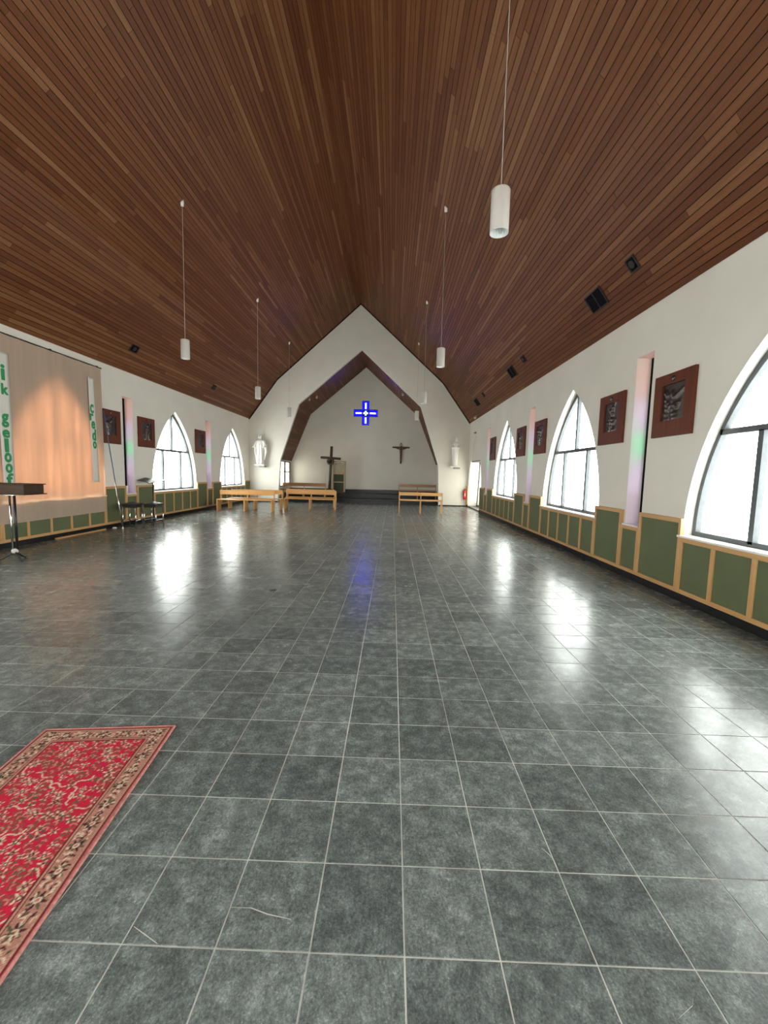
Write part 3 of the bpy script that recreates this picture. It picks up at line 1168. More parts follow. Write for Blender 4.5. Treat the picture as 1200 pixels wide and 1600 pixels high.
b0 = bench_slab()
place(b0, -5.50, 14.02, 0, 0, 'light wooden bench nearest the left wall windows, front one of its pair')
place(copy_tree(b0), -5.42, 14.88, 0, 0, 'light wooden bench directly behind the front left bench, near the left wall')
place(copy_tree(b0), -3.37, 15.42, 0, 0, 'light wooden bench in the middle, front one below the standing cross')
place(copy_tree(b0), -3.55, 16.35, 0, .02, 'light wooden bench half hidden behind the middle bench')
b1 = bench_slab(2.28)
for ch_ in list(b1.children):
    if ch_.name.startswith(('backrest', 'seat')):
        ch_.data.materials[0] = M['darkbench']
place(b1, -4.70, 20.30, 0.16, 0, 'brown bench up on the chancel step beside the left chancel window')
b2 = bench_frame()
place(b2, 1.03, 14.72, 0, PI, 'light wooden bench with thin legs seen from behind, front right before the chancel')
b3 = bench_frame(1.9, True)
place(b3, 1.22, 19.75, 0.16, 0, 'darker brown bench on the chancel step behind the right-hand bench')


# ------------------------------------------------------------------ station plaques
def plaque(seed):
    """faces -Y in local coords, back at y=0, centred on x, bottom at z=0"""
    rg = random.Random(seed)
    r = empty('station_plaque')
    W, H = .76, .82
    x0, x1, z0, z1 = -.22, .22, .21, .68
    MB().prism([(-W / 2, 0), (W / 2, 0), (W / 2, H), (-W / 2, H)], [[(x0, z0), (x1, z0), (x1, z1), (x0, z1)]],
               lambda a, b, d: (a, -d, b), .04).build('board', 'mahog', r)
    n = 34
    blobs = []
    for k in range(rg.choice((2, 3, 3))):
        bx = rg.uniform(-.14, .14)
        ht = rg.uniform(.20, .34)
        lean = rg.uniform(-.08, .08)
        for s in range(6):
            t = s / 5
            blobs.append((bx + lean * t + rg.uniform(-.015, .015), z0 + .02 + ht * t, .055 - .02 * t, .028))
        blobs.append((bx + lean * 1.2, z0 + .05 + ht, .032, .038))
        for s in range(4):
            blobs.append((bx + lean * .7 + rg.choice((-1, 1)) * (.04 + .02 * s), z0 + ht * rg.uniform(.5, .8), .022, .025))
    a = rg.uniform(.4, 1.2)
    for s in range(14):
        t = (s - 6) / 9
        blobs.append((math.cos(a) * t * .3, (z0 + z1) / 2 + .05 + math.sin(a) * t * .3, .022, .016))
    vs, fs = [], []
    for i in range(n + 1):
        for j in range(n + 1):
            x, z = x0 + (x1 - x0) * i / n, z0 + (z1 - z0) * j / n
            hgt = 0
            for bx, bz, s, hh in blobs:
                hgt = max(hgt, hh * math.exp(-((x - bx) ** 2 + (z - bz) ** 2) / (s * s)))
            vs.append((x, -.012 - hgt - rg.uniform(0, .002), z))
    for i in range(n):
        for j in range(n):
            k = i * (n + 1) + j
            fs.append((k, k + n + 1, k + n + 2, k + 1))
    MB().add(vs, fs).build('relief', 'bronze', r, smooth=True)
    MB().lathe([(.0001, 0), (.036, .0), (.03, .02), (.0001, .028)], n=12).build('o', 'bronze', r)
    o = [c for c in r.children if c.name.startswith('o')][-1]
    o.name = 'ornament'
    o.location = (0, -.035, .745)
    o.rotation_euler = (PI / 2, 0, 0)
    return r


specs = [('R', 4.40, 'reddish wooden plaque with dark metal relief beside the nearest right arched window'),
         ('R', 5.92, 'reddish wooden plaque with metal relief just past the nearest right slit window'),
         ('R', 9.26, 'reddish wooden plaque with relief on the near side of the middle right slit window'),
         ('R', 10.80, 'reddish wooden plaque with relief on the far side of the middle right slit window'),
         ('R', 14.10, 'reddish wooden plaque nearest the far door on the right wall'),
         ('L', 8.96, 'reddish wooden plaque partly hidden by the beige curtain on the left wall'),
         ('L', 10.47, 'reddish wooden plaque with relief above the stools on the left wall'),
         ('L', 13.74, 'reddish wooden plaque between the two uncovered left arched windows')]
for k, (sd, y, lab) in enumerate(specs):
    p = plaque(40 + k)
    p.location = (XR - .004 if sd == 'R' else XL + .004, y, 2.085)
    p.rotation_euler = (0, 0, -PI / 2 if sd == 'R' else PI / 2)
    tag(p, lab, 'plaque', 'stations of the cross plaques')


# ------------------------------------------------------------------ pendant lamps
def roof_z(x):
    for (a, b) in ((EL, KL), (KL, APEX), (APEX, KR), (KR, ER)):
        if a[0] <= x <= b[0]:
            return a[1] + (b[1] - a[1]) * (x - a[0]) / (b[0] - a[0])


def pendant(x, y, label):
    zt = roof_z(x) - 0.012
    r = empty('pendant_lamp', (x, y, 3.82))
    R = .088
    MB().lathe([(R, 0), (R, .375), (R - .006, .385), (R - .02, .388), (R - .02, .384), (R - .004, .372), (R - .004, 0), (R, 0)], (x, y, 3.82), 32, cap=False).build('shade', 'enamel', r, True)
    sh_ = [c for c in bpy.data.objects if c.parent is r][-1]
    MB().lathe([(R - .016, .382), (R - .016, .386), (.002, .387)], (x, y, 3.82), 32).build('lid', 'enamel', sh_)
    vs, fs = [], []
    n = 48
    for i, (rad, z) in enumerate(((R - .0045, .003), (R - .012, .04), (R - .026, .075), (.02, .09))):
        for k in range(n):
            q = rad * (1 - (.05 if k % 2 else 0) * (1 if i else .3))
            vs.append((x + q * math.cos(2 * PI * k / n), y + q * math.sin(2 * PI * k / n), 3.82 + z))
    for i in range(3):
        for k in range(n):
            fs.append((i * n + k, i * n + (k + 1) % n, (i + 1) * n + (k + 1) % n, (i + 1) * n + k))
    MB().add(vs, fs).build('reflector', 'louvre', sh_)
    MB().tube([(x, y, 4.2), (x, y, zt)], .0045, 6).build('cord', 'cord', r)
    MB().lathe([(.012, -.07), (.03, -.06), (.034, .0), (.034, .05)], (x, y, zt - .01), 16).build('ceiling_cap', 'white', r, True)
    tag(r, label, 'lamp', 'white cylinder pendant lamps')


pendant(.885, 3.03, 'largest white cylinder pendant lamp, nearest at upper right')
pendant(.90, 7.97, 'white cylinder pendant lamp on the right, second from the camera')
pendant(.90, 12.65, 'white cylinder pendant lamp on the right, third from the camera, before the arch')
pendant(.91, 16.85, 'smallest white pendant lamp on the right, farthest, seen against the chancel')
pendant(-4.50, 7.70, 'white cylinder pendant lamp nearest on the left side')
pendant(-4.50, 12.40, 'white cylinder pendant lamp in the middle of the left row')
pendant(-4.54, 16.60, 'white pendant lamp farthest on the left, against the white arch wall')

# small chancel spots on the chancel ceiling
for x, y, lab in ((-4.05, 20.3, 'small white spotlight on the left chancel ceiling, lower one'), (-4.3, 19.7, 'small white spotlight on the left chancel ceiling beside the arch edge'),
                  (.35, 20.3, 'small white spotlight on the right chancel ceiling')):
    p, q = (CA, CKL) if x < CA[0] else (CA, CKR)
    z = p[1] + (q[1] - p[1]) * (x - p[0]) / (q[0] - p[0])
    r = empty('spotlight', (x, y, z))
    MB().lathe([(.03, 0), (.03, -.05), (.018, -.055)], (x, y, z + .01), 12).build('mount', 'enamel', r)
    MB().tube([(x, y, z - .05), (x, y - .04, z - .12)], [.045, .05], 12).build('housing', 'enamel', r)
    tag(r, lab, 'spotlight', 'chancel spotlights')


# ------------------------------------------------------------------ dark vents in the ceiling
def vent(side, y, s, L, W, label, divider):
    """s: distance down the lower roof slope from the kink"""
    p, q = (KR, ER) if side > 0 else (KL, EL)
    t = Vector((q[0] - p[0], 0, q[1] - p[1]))
    t.normalize()
    n = Vector((-t.z, 0, t.x))
    if n.z > 0:
        n = -n
    c = Vector((p[0], y, p[1])) + t * s + n * .006
    r = empty('ceiling_vent', c)
    r.rotation_mode = 'QUATERNION'
    Y = Vector((0, 1, 0))
    mx = Matrix((t, Y, n)).transposed()
    if mx.determinant() < 0:
        mx = Matrix((t, -Y, n)).transposed()
    r.rotation_quaternion = mx.to_quaternion()
    f = .018
    fr = MB().prism([(-W / 2, -L / 2), (W / 2, -L / 2), (W / 2, L / 2), (-W / 2, L / 2)],
                    [[(-W / 2 + f, -L / 2 + f), (W / 2 - f, -L / 2 + f), (W / 2 - f, L / 2 - f), (-W / 2 + f, L / 2 - f)]],
                    lambda a, b, d: (a, b, d), .022)
    fr.build('frame', 'ventframe', r, local=True)
    MB().box(-W / 2 + f, -L / 2 + f, .001, W / 2 - f, L / 2 - f, .004).build('opening', 'ventdark', r, local=True)
    if divider:
        MB().box(-W / 2 + f, -.006, .004, W / 2 - f, .006, .020).build('divider', 'ventframe', r, local=True)
    else:
        MB().lathe([(.035, .004), (.05, .004), (.055, .03), (.035, .03)], n=14).build('lens', 'ventframe', r, local=True)
    tag(r, label, 'vent', 'dark ceiling vents')


vent(1, 6.04, 1.72, .50, .31, 'large black divided vent nearest in the right ceiling slope', True)
vent(1, 4.95, 1.66, .20, .20, 'small square dark spot fitting nearest in the right ceiling slope', False)
vent(1, 10.88, 1.72, .50, .31, 'black divided vent halfway along the right ceiling slope', True)
vent(1, 9.74, 1.66, .22, .18, 'small dark fitting halfway along the right ceiling slope', False)
vent(1, 15.75, 1.74, .50, .31, 'black divided vent farthest along the right ceiling slope', True)
vent(1, 14.45, 1.68, .22, .18, 'small dark fitting farthest along the right ceiling slope', False)
vent(-1, 9.45, 1.66, .30, .20, 'small dark fitting in the left ceiling slope above the curtain', False)
vent(-1, 14.10, 1.66, .26, .18, 'small dark fitting farther along the left ceiling slope', False)


# ------------------------------------------------------------------ statues
def statue(loc, parts, label, bracket_w, lathe_prof, base_z):
    r = empty('statue', loc)
    m = MB()
    sx, sy, prof = lathe_prof
    m.lathe(prof, loc, 20, sx, sy)
    for kind, *a in parts:
        if kind == 'e':
            c, rad = a[0], a[1]
            m.ell((loc[0] + c[0], loc[1] + c[1], loc[2] + c[2]), rad)
        else:
            m.tube([(loc[0] + p[0], loc[1] + p[1], loc[2] + p[2]) for p in a[0]], a[1], 10)
    o = m.build('figure', 'plastercast', r, True)
    remesh(o, .011)
    o.data.materials.clear()
    o.data.materials.append(M['plastercast'])
    MB().chbox(loc[0] - bracket_w / 2, loc[1] - .17, loc[2] - .05, loc[0] + bracket_w / 2, YA, loc[2], .008).build('bracket_shelf', 'plastercast', r)
    MB().chbox(loc[0] - bracket_w * .1, loc[1] - .12, loc[2] - .13, loc[0] + bracket_w * .5, YA, loc[2] - .05, .008).build('bracket', 'bracket', r)
    tag(r, label, 'statue', 'white wall statues')
    return r


# figure with spread arms and open cloak
statue((-6.44, YA - .22, 1.80),
       [('e', (0, 0, 1.33), (.085, .10, .115)), ('e', (-.02, -.02, 1.30), (.06, .095, .09)),
        ('e', (0, .0, 1.08), (.19, .13, .14)), ('t', [(0, 0, 1.12), (0, 0, 1.27)], .055),
        ('t', [(-.16, -.02, 1.12), (-.25, -.06, .92), (-.28, -.15, .84)], [.075, .075, .04]),
        ('t', [(.16, -.02, 1.12), (.25, -.05, .92), (.22, -.17, .82)], [.075, .075, .04]),
        ('e', (-.30, -.17, .83), (.045, .04, .035)), ('e', (.20, -.19, .81), (.04, .045, .035)),
        ('t', [(-.24, -.02, .92), (-.25, 0, .6), (-.17, 0, .15)], [.06, .05, .03]),
        ('t', [(.25, -.02, .92), (.27, 0, .6), (.20, 0, .22)], [.06, .06, .03]),
        ('t', [(-.02, -.13, .95), (-.03, -.15, .5), (-.05, -.17, .02)], [.05, .045, .05]),
        ('t', [(.08, -.12, .95), (.09, -.14, .5), (.10, -.15, .02)], [.035, .04, .05]),
        ('e', (-.07, -.19, .03), (.04, .07, .03)), ('e', (.07, -.18, .03), (.04, .07, .03))],
       'white plaster statue with outspread arms and long robe on the left of the arch', .46,
       (1.0, .8, [(.19, 0), (.18, .1), (.165, .4), (.17, .7), (.19, .95), (.17, 1.1), (.06, 1.2)]), 1.8)
# slender veiled figure with joined hands
statue((2.90, YA - .20, 1.93),
       [('e', (.03, -.01, 1.27), (.075, .09, .11)), ('e', (.035, .02, 1.24), (.095, .09, .14)),
        ('e', (0, 0, 1.03), (.15, .12, .12)), ('t', [(.01, 0, 1.08), (.03, 0, 1.22)], .05),
        ('t', [(-.13, 0, 1.04), (-.16, -.08, .86), (-.03, -.17, .88)], [.06, .06, .035]),
        ('t', [(.13, 0, 1.04), (.14, -.08, .86), (.0, -.17, .90)], [.06, .06, .035]),
        ('t', [(-.02, -.18, .88), (0, -.19, 1.0)], [.035, .02]),
        ('t', [(-.14, .02, .95), (-.12, .03, .6), (-.09, .02, .1)], [.05, .04, .03]),
        ('t', [(.12, .02, .95), (.10, .03, .6), (.09, .02, .1)], [.05, .04, .03])],
       'slender white plaster statue with joined hands on the right of the arch', .46,
       (1.0, .85, [(.135, 0), (.12, .08), (.10, .35), (.115, .7), (.135, .9), (.12, 1.05), (.05, 1.14)]), 1.93)

# ------------------------------------------------------------------ crucifix on the back wall
YK = YB - .004
r = empty('crucifix', (.38, YK, 2.08))
yw = YK - .05
MB().chbox(.335, yw, 2.08, .425, YK, 3.25, .006).build('upright', 'oldwood', r)
MB().chbox(-.11, yw, 2.955, .87, YK - .005, 3.04, .006).build('crossbeam', 'oldwood', r)
MB().chbox(.29, yw - .012, 3.08, .47, yw, 3.2, .003).build('title_board', 'paleoak', r)
m = MB()
yb = yw - .06
m.ell((.38, yb, 2.98), (.045, .05, .06))
m.tube([(.38, yb, 2.92), (.38, yb, 2.75), (.385, yb, 2.6)], [.05, .075, .06], 10)
m.tube([(.385, yb, 2.62), (.36, yb - .03, 2.42), (.375, yb, 2.2)], [.055, .04, .03], 8)
m.tube([(.385, yb, 2.62), (.40, yb - .03, 2.42), (.385, yb, 2.2)], [.055, .04, .03], 8)
m.tube([(.34, yb, 2.88), (.12, yb + .02, 2.95), (-.02, yb + .04, 3.0)], [.035, .028, .02], 8)
m.tube([(.42, yb, 2.88), (.64, yb + .02, 2.95), (.78, yb + .04, 3.0)], [.035, .028, .02], 8)
m.ell((.385, yb, 2.56), (.075, .06, .06))
o = m.build('figure', 'corpus', r, True)
remesh(o, .012)
tag(r, 'dark wooden crucifix with carved figure hanging on the chancel back wall', 'crucifix')

# ------------------------------------------------------------------ tall standing cross
r = empty('standing_cross', (-3.50, 21.3, 0.38))
lean = .05
pts = lambda z: -3.50 + (z - .38) * lean * .8
m = MB()
m.tube([(pts(.36), 21.3, .38), (pts(1.6), 21.3, 1.6), (pts(2.9), 21.3, 2.9)], [.078, .078, .07], 8)
m.build('upright', 'oldwood', r, True)
MB().tube([(-3.97, 21.22, 2.285), (-3.43, 21.22, 2.27), (-2.89, 21.22, 2.235)], [.068, .07, .066], 8).build('crossbeam', 'oldwood', r, True)
m = MB()
n = 20
ring = [(pts(2.13) + .155 * math.cos(2 * PI * k / n), 21.13, 2.09 + .16 * math.sin(2 * PI * k / n)) for k in range(n + 1)]
m.tube(ring, .05, 8)
m.build('wreath', 'oldwood', r, True)
MB().ell((pts(2.1) - .03, 21.14, 2.07), (.10, .05, .09)).build('wreath_centre', 'walnut', r, True)
MB().tube([(pts(2.2), 21.17, 2.34), (pts(2.2) - .16, 21.15, 2.12), (pts(2.0) - .06, 21.14, 1.93)], .022, 6).build('rope', 'paleoak', r, True)
MB().chbox(-3.74, 21.08, .38, -3.26, 21.42, .44, .008).build('base', 'oldwood', r)
tag(r, 'tall rough dark wooden cross with a wreath standing on the chancel platform', 'cross')

# ------------------------------------------------------------------ carved cabinet beside it
r = empty('carved_cabinet', (-2.98, 21.63, .38))
x0, x1, y0, y1, zt = -3.37, -2.68, 21.50, 21.76, 2.07
for x in (x0, x1 - .07):
    MB().chbox(x, y0, .38, x + .07, y1, zt, .004).build('post', 'paleoak', r)
MB().chbox(x0 - .02, y0 - .02, zt, x1 + .02, y1 + .02, zt + .06, .006).build('top_board', 'paleoak', r)
cp = empty('x')
bpy.data.objects.remove(cp)
vs, fs = [], []
nx, nz = 24, 24
rg = random.Random(2)
for i in range(nx + 1):
    for j in range(nz + 1):
        x, z = x0 + .07 + (x1 - x0 - .14) * i / nx, 1.50 + .54 * j / nz
        hgt = .02 * max(0, math.sin(i * 1.05) * math.sin(j * .9)) + .01 * max(0, math.cos(i * .5 + j * .6))
        vs.append((x, y0 + .03 - hgt, z))
for i in range(nx):
    for j in range(nz):
        k = i * (nz + 1) + j
        fs.append((k, k + nz + 1, k + nz + 2, k + 1))
MB().add(vs, fs).build('carved_panel', 'carved', r, True)
MB().chbox(x0 + .05, y0 - .01, 1.40, x1 - .05, y1, 1.50, .005).build('shelf', 'paleoak', r)
MB().box(x0 + .06, y0 + .04, .99, x1 - .06, y1 - .02, 1.41).build('green_panel', 'olive', r)
MB().chbox(x0 + .05, y0, .95, x1 - .05, y1, 1.0, .004).build('shelf', 'paleoak', r)
MB().box(x0 + .06, y0 + .04, .42, x1 - .06, y1 - .02, .96).build('green_panel', 'olive', r)
MB().chbox(x0 - .03, y0 - .04, .38, x1 + .03, y1 + .02, .44, .006).build('plinth', 'oldwood', r)
tag(r, 'narrow oak cabinet with carved upper panel and green lower panels behind the standing cross', 'cabinet')

# ------------------------------------------------------------------ curtain and banners over the left window
cu = empty('curtain', (-6.98, 7.23, .44))
Y0c, Y1c, ZTc, ZBc = 5.85, 8.61, 3.80, .44
vs, fs = [], []
ny, nz = 90, 60
for i in range(ny + 1):
    for j in range(nz + 1):
        y = Y0c + (Y1c - Y0c) * i / ny
        z = ZBc + (ZTc - ZBc) * j / nz
        x = -6.972 + .008 * math.sin(y * 5.1 + .6 * z) * (1 - .6 * j / nz) + .004 * math.sin(y * 13 + z * 1.3)
        vs.append((x, y, z))
for i in range(ny):
    for j in range(nz):
        k = i * (nz + 1) + j
        fs.append((k, k + nz + 1, k + nz + 2, k + 1))
MB().add(vs, fs).build('cloth', 'curtain', cu, True)
# gathered lining against the window
vs, fs = [], []
ny, nz = 160, 12
for i in range(ny + 1):
    for j in range(nz + 1):
        y = 5.90 + (8.56 - 5.90) * i / ny
        z = .87 + (3.5 - .87) * j / nz
        x = -7.022 + .028 * math.sin(y * 17 + math.sin(y * 5) * 2 + .15 * math.sin(z * 3)) * (.6 + .4 * math.sin(y * 2.3))
        vs.append((x, y, z))
for i in range(ny):
    for j in range(nz):
        k = i * (nz + 1) + j
        fs.append((k, k + nz + 1, k + nz + 2, k + 1))
MB().add(vs, fs).build('lining', 'lining', cu, True)
MB().tube([(-6.975, Y0c - .03, ZTc + .005), (-6.975, Y1c + .03, ZTc + .005)], .014, 8).build('rod', 'ventframe', cu)
for y in (5.95, 7.2, 8.5):
    MB().chbox(XL, y - .015, ZTc - .01, -6.96, y + .015, ZTc + .03, .003).build('rod_bracket', 'ventframe', cu)
tag(cu, 'large beige curtain hung over the left arched window, glowing where daylight shines through', 'curtain')


def letter(ch_, y, z, width, height, parent, x):
    c = bpy.data.curves.new('letter', 'FONT')
    c.body = ch_
    c.align_x = 'CENTER'
    c.offset = 0.012
    c.extrude = 0.01
    o = bpy.data.objects.new('letter', c)
    COL.objects.link(o)
    dg = bpy.context.evaluated_depsgraph_get()
    me = bpy.data.meshes.new_from_object(o.evaluated_get(dg))
    bpy.data.objects.remove(o)
    xs = [v.co.x for v in me.vertices]
    ys = [v.co.y for v in me.vertices]
    a, b, p, q = min(xs), max(xs), min(ys), max(ys)
    off = worldloc(parent)
    for v in me.vertices:
        u = (v.co.x - (a + b) / 2) / (b - a) * width
        h = (v.co.y - (p + q) / 2) / (q - p) * height
        # facing +X: text runs along -Y ... seen from the room, left to right is +Y
        v.co = Vector((x + v.co.z * .1, y + u, z + h)) - off
    # brush-thick strokes: the outline repeated with small shifts
    fat = MB()
    base = [v.co.copy() for v in me.vertices]
    fs = [tuple(p.vertices) for p in me.polygons]
    sh = 0.0085
    for k, (ay, az) in enumerate(((0, 0), (sh, 0), (-sh, 0), (0, sh), (0, -sh), (sh * .7, sh * .7), (-sh * .7, sh * .7), (sh * .7, -sh * .7), (-sh * .7, -sh * .7))):
        fat.add([v + Vector((k * .00015, ay, az)) for v in base], fs)
    me = bpy.data.meshes.new('letter')
    me.from_pydata([tuple(v) for v in fat.v], [], fat.f)
    me.materials.append(M['lettergreen'])
    ob = bpy.data.objects.new('letter', me)
    COL.objects.link(ob)
    ob.parent = parent


def banner(y0, y1, y0b, y1b, zt, zb, letters, label, lw):
    X = -6.952
    b = empty('banner', (X, (y0 + y1) / 2, zb))
    vs, fs = [], []
    n = 40
    for j in range(n + 1):
        t = j / n
        for i in range(5):
            y = (y0b + (y1b - y0b) * i / 4) * (1 - t) + (y0 + (y1 - y0) * i / 4) * t
            vs.append((X + .002 * math.sin(t * 9 + i * .8), y, zb + (zt - zb) * t))
    for j in range(n):
        for i in range(4):
            k = j * 5 + i
            fs.append((k, k + 1, k + 6, k + 5))
    o = MB().add(vs, fs).build('cloth', 'banner', b, True)
    sd = o.modifiers.new('t', 'SOLIDIFY')
    sd.thickness = .002
    bake(o)
    for ch_, yy, zz, hh in letters:
        letter(ch_, yy, zz, lw * (.5 if ch_ in 'il' else 1), hh, b, X + .006)
    tag(b, label, 'banner', 'white banners with green letters')


def zat(px_y, px_x, X):
    """height on the plane x=X seen at a pixel of the reference frame, for lettering positions"""
    d = _f * FPX + _r2 * (px_x - 600) - _u2 * (px_y - 800)
    t = (X - CAM[0]) / d.x
    return CAM[2] + t * d.z, CAM[1] + t * d.y


Ls = []
for ch_, a, b, xx in (('i', 570, 593, 4), ('k', 600, 616, 7), ('g', 647, 667, 8), ('e', 672, 683.5, 9.5), ('l', 686, 706, 10.5), ('o', 708, 722, 12.5), ('o', 725, 738.5, 14), ('f', 740, 758, 15.5)):
    za, ya = zat(a, xx, -6.95)
    zb_, yb_ = zat(b, xx, -6.95)
    Ls.append((ch_, (ya + yb_) / 2, (za + zb_) / 2, za - zb_))
banner(6.00, 6.235, 6.005, 6.24, 3.475, 1.10, Ls, 'white hanging banner reading ik geloof in green, left edge of the curtain', .12)
Ls = []
for ch_, a, b, xx in (('c', 632, 645, 143.3), ('r', 646.5, 656.5, 143), ('e', 658.5, 669.5, 145.5), ('d', 671, 688, 147), ('o', 690, 700.5, 148)):
    za, ya = zat(a, xx, -6.95)
    zb_, yb_ = zat(b, xx, -6.95)
    Ls.append((ch_, (ya + yb_) / 2, (za + zb_) / 2, za - zb_))
banner(8.165, 8.345, 8.195, 8.405, 3.515, 1.155, Ls, 'white hanging banner reading credo in green, right edge of the curtain', .10)

# ------------------------------------------------------------------ dark desk on legs at the left edge
r = empty('music_desk', (-6.05, 5.15, 0))
MB().chbox(-6.62, 4.98, 1.065, -5.66, 5.34, 1.205, .004).build('body', 'walnut', r)
MB().chbox(-6.64, 4.96, 1.204, -5.635, 5.36, 1.218, .003).build('top_board', 'walnut', r)
MB().chbox(-6.64, 4.96, 1.052, -5.625, 5.36, 1.066, .003).build('bottom_board', 'walnut', r)
for x in (-6.05, -5.975):
    MB().tube([(x, 5.15, 1.055), (x, 5.15, .17)], .018 if x > -6 else .015, 10).build('leg_tube', 'darkmetal' if x > -6 else 'chrome', r, True)
MB().lathe([(.03, 0), (.045, .02), (.045, .05), (.03, .07)], (-6.0, 5.13, .12), 16).build('collar', 'enamel', r, True)
MB().chbox(-6.10, 5.09, 1.03, -5.93, 5.21, 1.053, .003).build('mount_plate', 'chrome', r)
for a in (-25, 95, 215):
    ex, ey = math.cos(math.radians(a)), math.sin(math.radians(a))
    MB().tube([(-6.0, 5.13, .16), (-6.0 + ex * .06, 5.13 + ey * .06, .11), (-6.0 + ex * .14, 5.13 + ey * .14, .05), (-6.0 + ex * .2, 5.13 + ey * .2, .012)], [.016, .016, .013, .012], 8).build('foot', 'darkmetal', r, True)
tag(r, 'dark brown desk top on metal tube legs at the left picture edge', 'desk')


# ------------------------------------------------------------------ stools by the left wall
def stool():
    r = empty('stool')
    MB().chbox(-.175, -.17, .565, .175, .17, .60, .01).build('seat', 'vinyl', r)
    MB().box(-.155, -.15, .50, .155, .15, .566).build('apron', 'vinyl', r)
    for x in (-.155, .155):
        for y in (-.145, .145):
            MB().tube([(x, y, .51), (x * 1.05, y * 1.05, 0)], .013, 8).build('leg', 'chrome', r, True)
    MB().tube([(-.165, .145, .18), (.165, .145, .18)], .009, 6).build('stretcher', 'chrome', r, True)
    MB().tube([(-.165, -.145, .18), (-.165, .145, .18)], .009, 6).build('stretcher', 'chrome', r, True)
    MB().tube([(.165, -.145, .18), (.165, .145, .18)], .009, 6).build('stretcher', 'chrome', r, True)
    return r


s0 = stool()
s0.location = (-6.67, 9.15, 0)
s0.rotation_euler = (0, 0, .05)
tag(s0, 'black topped metal stool by the left wall, the one nearer the curtain', 'stool', 'stools by the left wall')
s1 = copy_tree(s0)
s1.location = (-6.25, 9.36, 0)
s1.rotation_euler = (0, 0, -.08)
tag(s1, 'black topped metal stool by the left wall, the one nearer the lectern', 'stool', 'stools by the left wall')
# folded black cloths on the stools
for sx, sy, lab, sd in ((-6.66, 9.15, 'crumpled black cloth lying on the stool nearer the curtain', 1), (-6.25, 9.36, 'small dark cloth lying on the stool nearer the lectern', 2)):
    rg = random.Random(sd)
    vs, fs = [], []
    for i in range(9):
        for j in range(9):
            d_ = math.hypot(i - 4, j - 4) / 5.6
            vs.append((sx + (i - 4) * .033, sy + (j - 4) * .03, .6035 + max(0, .05 * (1 - d_) * (.5 + rg.random() * .6))))
    for i in range(8):
        for j in range(8):
            k = i * 9 + j
            fs.append((k, k + 9, k + 10, k + 1))
    tag(MB().add(vs, fs).build('cloth', 'vinyl', smooth=True), lab, 'cloth')

# lectern stand with open-book top
r = empty('lectern_stand', (-6.70, 10.13, 0))
MB().tube([(-6.70, 10.13, .03), (-6.70, 10.13, 1.11)], .016, 10).build('post', 'darkmetal', r, True)
for s, z1 in ((-1, 1.195), (1, 1.16)):
    p0, p1 = Vector((-6.70, 10.13, 1.105)), Vector((-6.70 + s * .31, 10.13, z1))
    mid = p0.lerp(p1, .5) + Vector((0, 0, .02))
    vs, fs = [], []
    for i, t in enumerate((0, .25, .5, .75, 1)):
        q = p0 * (1 - t) ** 2 + mid * 2 * t * (1 - t) + p1 * t * t
        vs += [(q.x, q.y - .17, q.z - .03), (q.x, q.y + .17, q.z + .03), (q.x, q.y + .17, q.z + .045), (q.x, q.y - .17, q.z - .015)]
    for i in range(4):
        for k in range(4):
            fs.append((i * 4 + k, i * 4 + (k + 1) % 4, i * 4 + 4 + (k + 1) % 4, i * 4 + 4 + k))
    fs += [(0, 1, 2, 3), (19, 18, 17, 16)]
    MB().add(vs, fs).build('book_rest', 'darkmetal', r)
for a in (20, 140, 260):
    ex, ey = math.cos(math.radians(a)), math.sin(math.radians(a))
    MB().tube([(-6.70, 10.13, .16), (-6.70 + ex * .1, 10.13 + ey * .1, .08), (-6.70 + ex * .21, 10.13 + ey * .21, .012)], .011, 8).build('foot', 'darkmetal', r, True)
tag(r, 'thin black metal lectern stand with open book-shaped top before a left window', 'lectern')

# window pole leaning at the curtain edge
r = empty('window_pole', (-6.67, 8.75, 0))
p0, p1 = Vector((-6.67, 8.75, .012)), Vector((-6.935, 8.60, 2.84))
k = .42
MB().tube([p0, p0.lerp(p1, k)], .013, 8).build('lower_rod', 'chrome', r, True)
MB().tube([p0.lerp(p1, k), p1], .012, 8).build('upper_rod', 'bluepole', r, True)
MB().lathe([(.018, 0), (.02, .02), (.014, .05)], tuple(p0 - Vector((0, 0, .012))), 10).build('ferrule', 'white', r)
tag(r, 'long blue and silver window pole leaning against the left wall beside the curtain', 'pole')

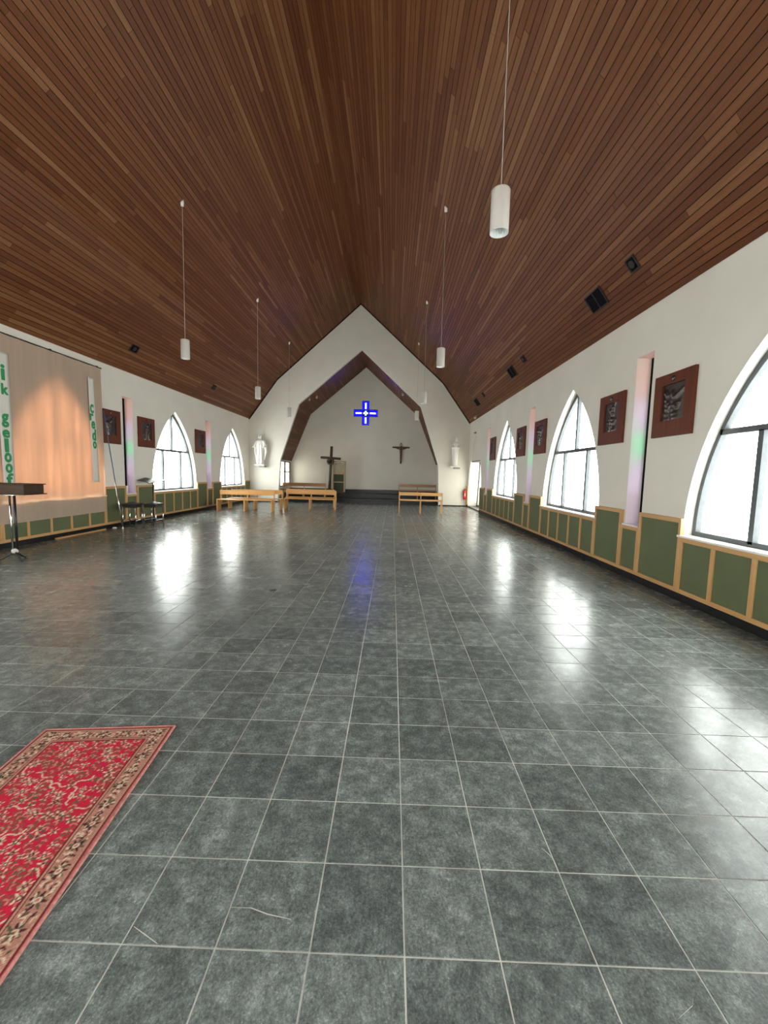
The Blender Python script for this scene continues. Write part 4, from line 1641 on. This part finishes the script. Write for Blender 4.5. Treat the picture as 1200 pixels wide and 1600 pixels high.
# loose batten and small puck on the floor by the left wall
o = MB().chbox(-6.985, 7.08, 0.0, -6.94, 8.55, .03, .003).build('batten', 'pine')
tag(o, 'loose pale wooden batten lying on the floor below the curtain', 'batten')
o = MB().lathe([(.045, 0), (.05, .012), (.035, .03), (.0001, .034)], (-6.93, 8.83, 0), 14).build('door_stop', 'white', smooth=True)
tag(o, 'small white round door stop on the floor beside the leaning pole', 'door stop')
r = empty('candle', (XL + .02, 9.53, Z0 + .004))
MB().lathe([(.03, 0), (.03, .20), (.026, .205)], (XL + .018, 9.53, Z0 + .004), 16).build('wax', 'white', r, True)
MB().tube([(XL + .018, 9.53, Z0 + .205), (XL + .018, 9.53, Z0 + .222)], .003, 6).build('wick', 'vinyl', r)
tag(r, 'short white candle standing on the sill of the slit window above the stools', 'candle')
o = MB().lathe([(.0001, .0015), (.042, .004), (.05, .0015), (.05, .0)], (-1.56, 3.93, .0005), 16).build('floor_cap', 'vinyl', smooth=True)
tag(o, 'small black round cap lying on the floor left of the purple reflection', 'cap')

# fire extinguisher
r = empty('fire_extinguisher', (3.44, YA - .09, .34))
MB().lathe([(.0001, 0), (.06, .0), (.07, .02), (.07, .38), (.055, .44), (.025, .46), (.025, .49)], (3.44, YA - .09, .34), 20).build('cylinder', 'red', r, True)
vl = MB().chbox(3.415, YA - .14, .82, 3.465, YA - .04, .86, .005).build('valve', 'vinyl', r)
MB().tube([(3.42, YA - .12, .83), (3.36, YA - .13, .78), (3.355, YA - .12, .55)], .011, 8).build('hose', 'vinyl', vl, True)
MB().box(3.425, YA - .164, .5, 3.455, YA - .155, .64).build('paper_label', 'white', r)
MB().box(3.41, YA - .03, .6, 3.47, YA, .66).build('wall_bracket', 'vinyl', r)
tag(r, 'red fire extinguisher on the arch wall beside the far right door', 'fire extinguisher')

# little fittings above the door
r = empty('emergency_lamp', (XR, 17.45, 3.36))
MB().chbox(XR - .07, 17.33, 3.36, XR, 17.62, 3.43, .006).build('housing', 'bracket', r)
MB().chbox(XR - .09, 17.36, 3.345, XR - .02, 17.59, 3.362, .004).build('diffuser', 'white', r)
tag(r, 'small grey emergency light on the wall above the far right door', 'light')
r = empty('spot_fitting', (XR - .1, 17.1, ZE + .13))
MB().lathe([(.025, 0), (.03, .05)], (XR - .1, 17.1, ZE + .06), 10).build('mount', 'enamel', r)
MB().tube([(XR - .1, 17.1, ZE + .06), (XR - .16, 17.02, ZE + .0)], [.04, .05], 12).build('housing', 'enamel', r)
tag(r, 'tiny white spotlight at the eave in the far right corner', 'spotlight')
